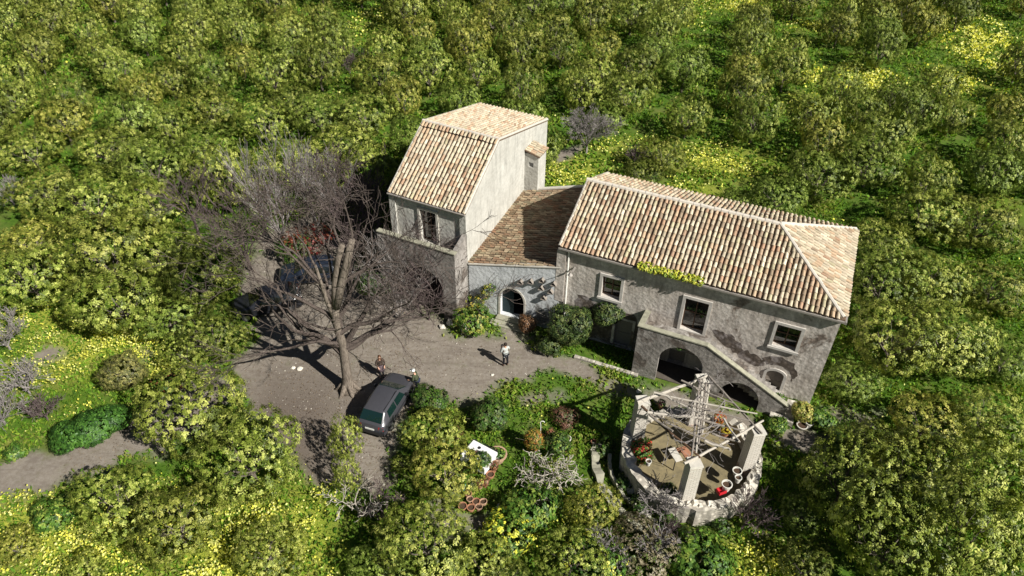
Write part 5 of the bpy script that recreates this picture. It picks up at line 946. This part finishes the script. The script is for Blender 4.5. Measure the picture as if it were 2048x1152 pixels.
# enamel sink
x, y, _ = at(962, 908, .8); e = empty('enamel_sink', (x - .1, y, 0), RX(-32), 'old white enamel double sink with a drain hole planted with greenery', 'sink'); e.scale = (1.15, 1.15, 1)
mb = MB(); panel(mb, rect(-.62, .62, -.5, .5), [rect(-.48, -.02, -.38, .05), rect(.1, .5, -.42, .0)], (0, 0, .8), (1, 0, 0), (0, 1, 0), (0, 0, -1), .04); mb.build('sink_top', 'white_enamel', e)
mb = MB().box(-.62, -.58, -.5, .5, .3, .758).box(.58, .62, -.5, .5, .3, .758).box(-.58, .58, -.5, -.46, .3, .758).box(-.58, .58, .46, .5, .3, .758).box(-.58, .58, -.46, .46, .3, .34); mb.build('basin', 'white_enamel', e)
MB().tube([(-.62, .53, .86), (.62, .53, .86)], .015, 6).tube([(-.62, .53, .8), (-.62, .53, .86)], .012, 5).tube([(.62, .53, .8), (.62, .53, .86)], .012, 5).tube([(-.64, -.5, .84), (-.64, .5, .84)], .015, 6).build('rail', 'iron', e)
MB().disc(.08, (-.18, .28, .804), 16).build('drain', 'iron', e); MB().box(-.61, .61, .145, .155, .801, .803).build('seam', 'iron', e)
for sx_ in (-.55, .55):
    for sy_ in (-.42, .42): MB().tube([(sx_, sy_, 0), (sx_, sy_, .3)], .03, 6).build('leg', 'iron', e)
foliage('sink_plant', [(.3, -.2, .85, .34, .3), (.1, -.45, .75, .25, .25)], 220, 8, .1, .4, .1, LUSH[:3] + GRN, 51, 'bush_leaf', e, zmin=.4); foliage('sink_plant', [(-.25, -.12, .76, .2, .12)], 60, 7, .09, .4, .08, [(.3, .15, .12), (.12, .06, .05), (.2, .2, .06)], 52, 'bush_leaf', e, zmin=.4)
x, y, _ = at(1081, 873, 0); e = empty('hooked_rod', (x, y, 0), 0, 'white metal rod with a hooked top among garden pots', 'rod'); MB().tube([(0, 0, 0), (-.02, 0, .9), (-.05, 0, 1.1)] + [(-.05 + .11 - .11 * math.cos(t), 0, 1.1 + .11 * math.sin(t)) for t in (.6, 1.2, 1.8, 2.4, 3.1)], .018, 6).build('rod', 'pipe_paint', e)
# loose stones
def rock(px, py, r, label, seed, sq=.7, grp='loose pale stones', mat='pale_rock'):
    x, y = G(px, py, 0); bm = bmesh.new(); bmesh.ops.create_icosphere(bm, subdivisions=2, radius=r); rr = random.Random(seed)
    for v in bm.verts: v.co *= 1 + noise.noise(v.co * (2.2 / r * .5) + V3((seed, 0, 0))) * .5; v.co.z *= sq
    me = bpy.data.meshes.new('stone'); bm.to_mesh(me); bm.free(); me.materials.append(M[mat]); o = bpy.data.objects.new('stone', me); COL.objects.link(o); o.location = (x, y, r * sq * .5); return tagp(o, label, 'stone', grp)
rock(930, 662, .28, 'tall pale stone at the yard edge below the creeper shrub', 1, 1.3); rock(899, 648, .2, 'pale stone left of the tall one beside the brambles', 2, 1.4); rock(885, 655, .18, 'dark stone at the foot of the brambles', 3, .7, mat='coping_stone')
rock(600, 738, .16, 'pale stone in the branch shadows of the yard', 4, .5); rock(586, 736, .12, 'smaller pale stone beside the one in branch shadows', 5, .5); rock(1262, 980, .3, 'mossy boulder at the low curved wall', 6, .7, mat='coping_stone'); rock(1280, 995, .25, 'pale boulder at the end of the low curved wall', 7, .8); rock(1300, 1000, .28, 'grey boulder against the round wall', 8, .8, mat='coping_stone')
rock(1277, 783, .14, 'small white stone on the path by the pergola', 9, .4); rock(985, 750, .09, 'bright white pebble on the yard near the grass', 10, .5)
kb = empty('stone_kerb', (B0[0], B0[1], 0), BTH, 'line of flat kerb stones edging the dark passage left of the stairs', 'kerb'); mb = MB()
for i in range(9): mb.box(1.9 + i * .42, 2.29 + i * .42, -1.75 + .02 * (i % 3), -1.5, -.02, .12 + .01 * (i % 2))
mb.build('kerb_stones', 'rough_stone', kb)
rs = np.random.RandomState(12); P = scatter(16000, (-18, 18), (18, 40), rs); d_, f_ = masks(P); P = P[(d_ > .6) & (rs.rand(len(P)) < .35) & clear_build(P)]; n = len(P); sz = .014 + .028 * rs.rand(n) ** 5
base = np.array([(-1, -1, 0), (1, -1, 0), (1, 1, 0), (-1, 1, 0), (-.5, -.5, .9), (.6, -.5, .8), (.5, .6, 1), (-.6, .5, .8)]); V = (np.column_stack([P, np.full(n, -.01)])[:, None, :] + base[None] * sz[:, None, None]).reshape(-1, 3)
fq = np.array([(4, 5, 6, 7), (0, 1, 5, 4), (1, 2, 6, 5), (2, 3, 7, 6), (3, 0, 4, 7)]); Fq = (np.arange(n)[:, None, None] * 8 + fq[None]).reshape(-1, 4)
o = mk('gravel', V, Fq, 'clay_tiles', cols=np.repeat(np.array([(.36, .33, .29), (.27, .25, .21), (.42, .39, .35), (.2, .17, .15)])[rs.randint(0, 4, n)], 5, axis=0)); tagp(o, 'pale gravel and small stones scattered on the dirt yard', 'gravel', kind='stuff')
rs = np.random.RandomState(21); P = scatter(60000, (-22, 16), (15, 42), rs); d_, f_ = masks(P); wgt = .04 + .5 * np.exp(-((P[:, 0] - TX) ** 2 + (P[:, 1] - TY_) ** 2) / 30) + .35 * (P[:, 1] < 27) * (P[:, 0] < -4)
P = P[(d_ > .35) & (rs.rand(len(P)) < wgt) & clear_build(P)]; n = len(P); V, Fq = quads(np.column_stack([P, np.full(n, .03)]), np.column_stack([rs.randn(n, 2), rs.randn(n) * .15]), np.full(n, .07), .5, rs, np.column_stack([rs.randn(n, 2) * .3, np.ones(n)]))
o = mk('fallen_leaves', V, Fq, 'bush_leaf', cols=np.array([(.16, .11, .07), (.22, .16, .10), (.10, .07, .05), (.26, .2, .14)])[rs.randint(0, 4, n)]); tagp(o, 'brown fallen leaves littering the yard under the bare tree', 'leaves', kind='stuff')
for cr, tk in KINDS:
    if cr.parent is None: bpy.data.objects.remove(cr); bpy.data.objects.remove(tk)
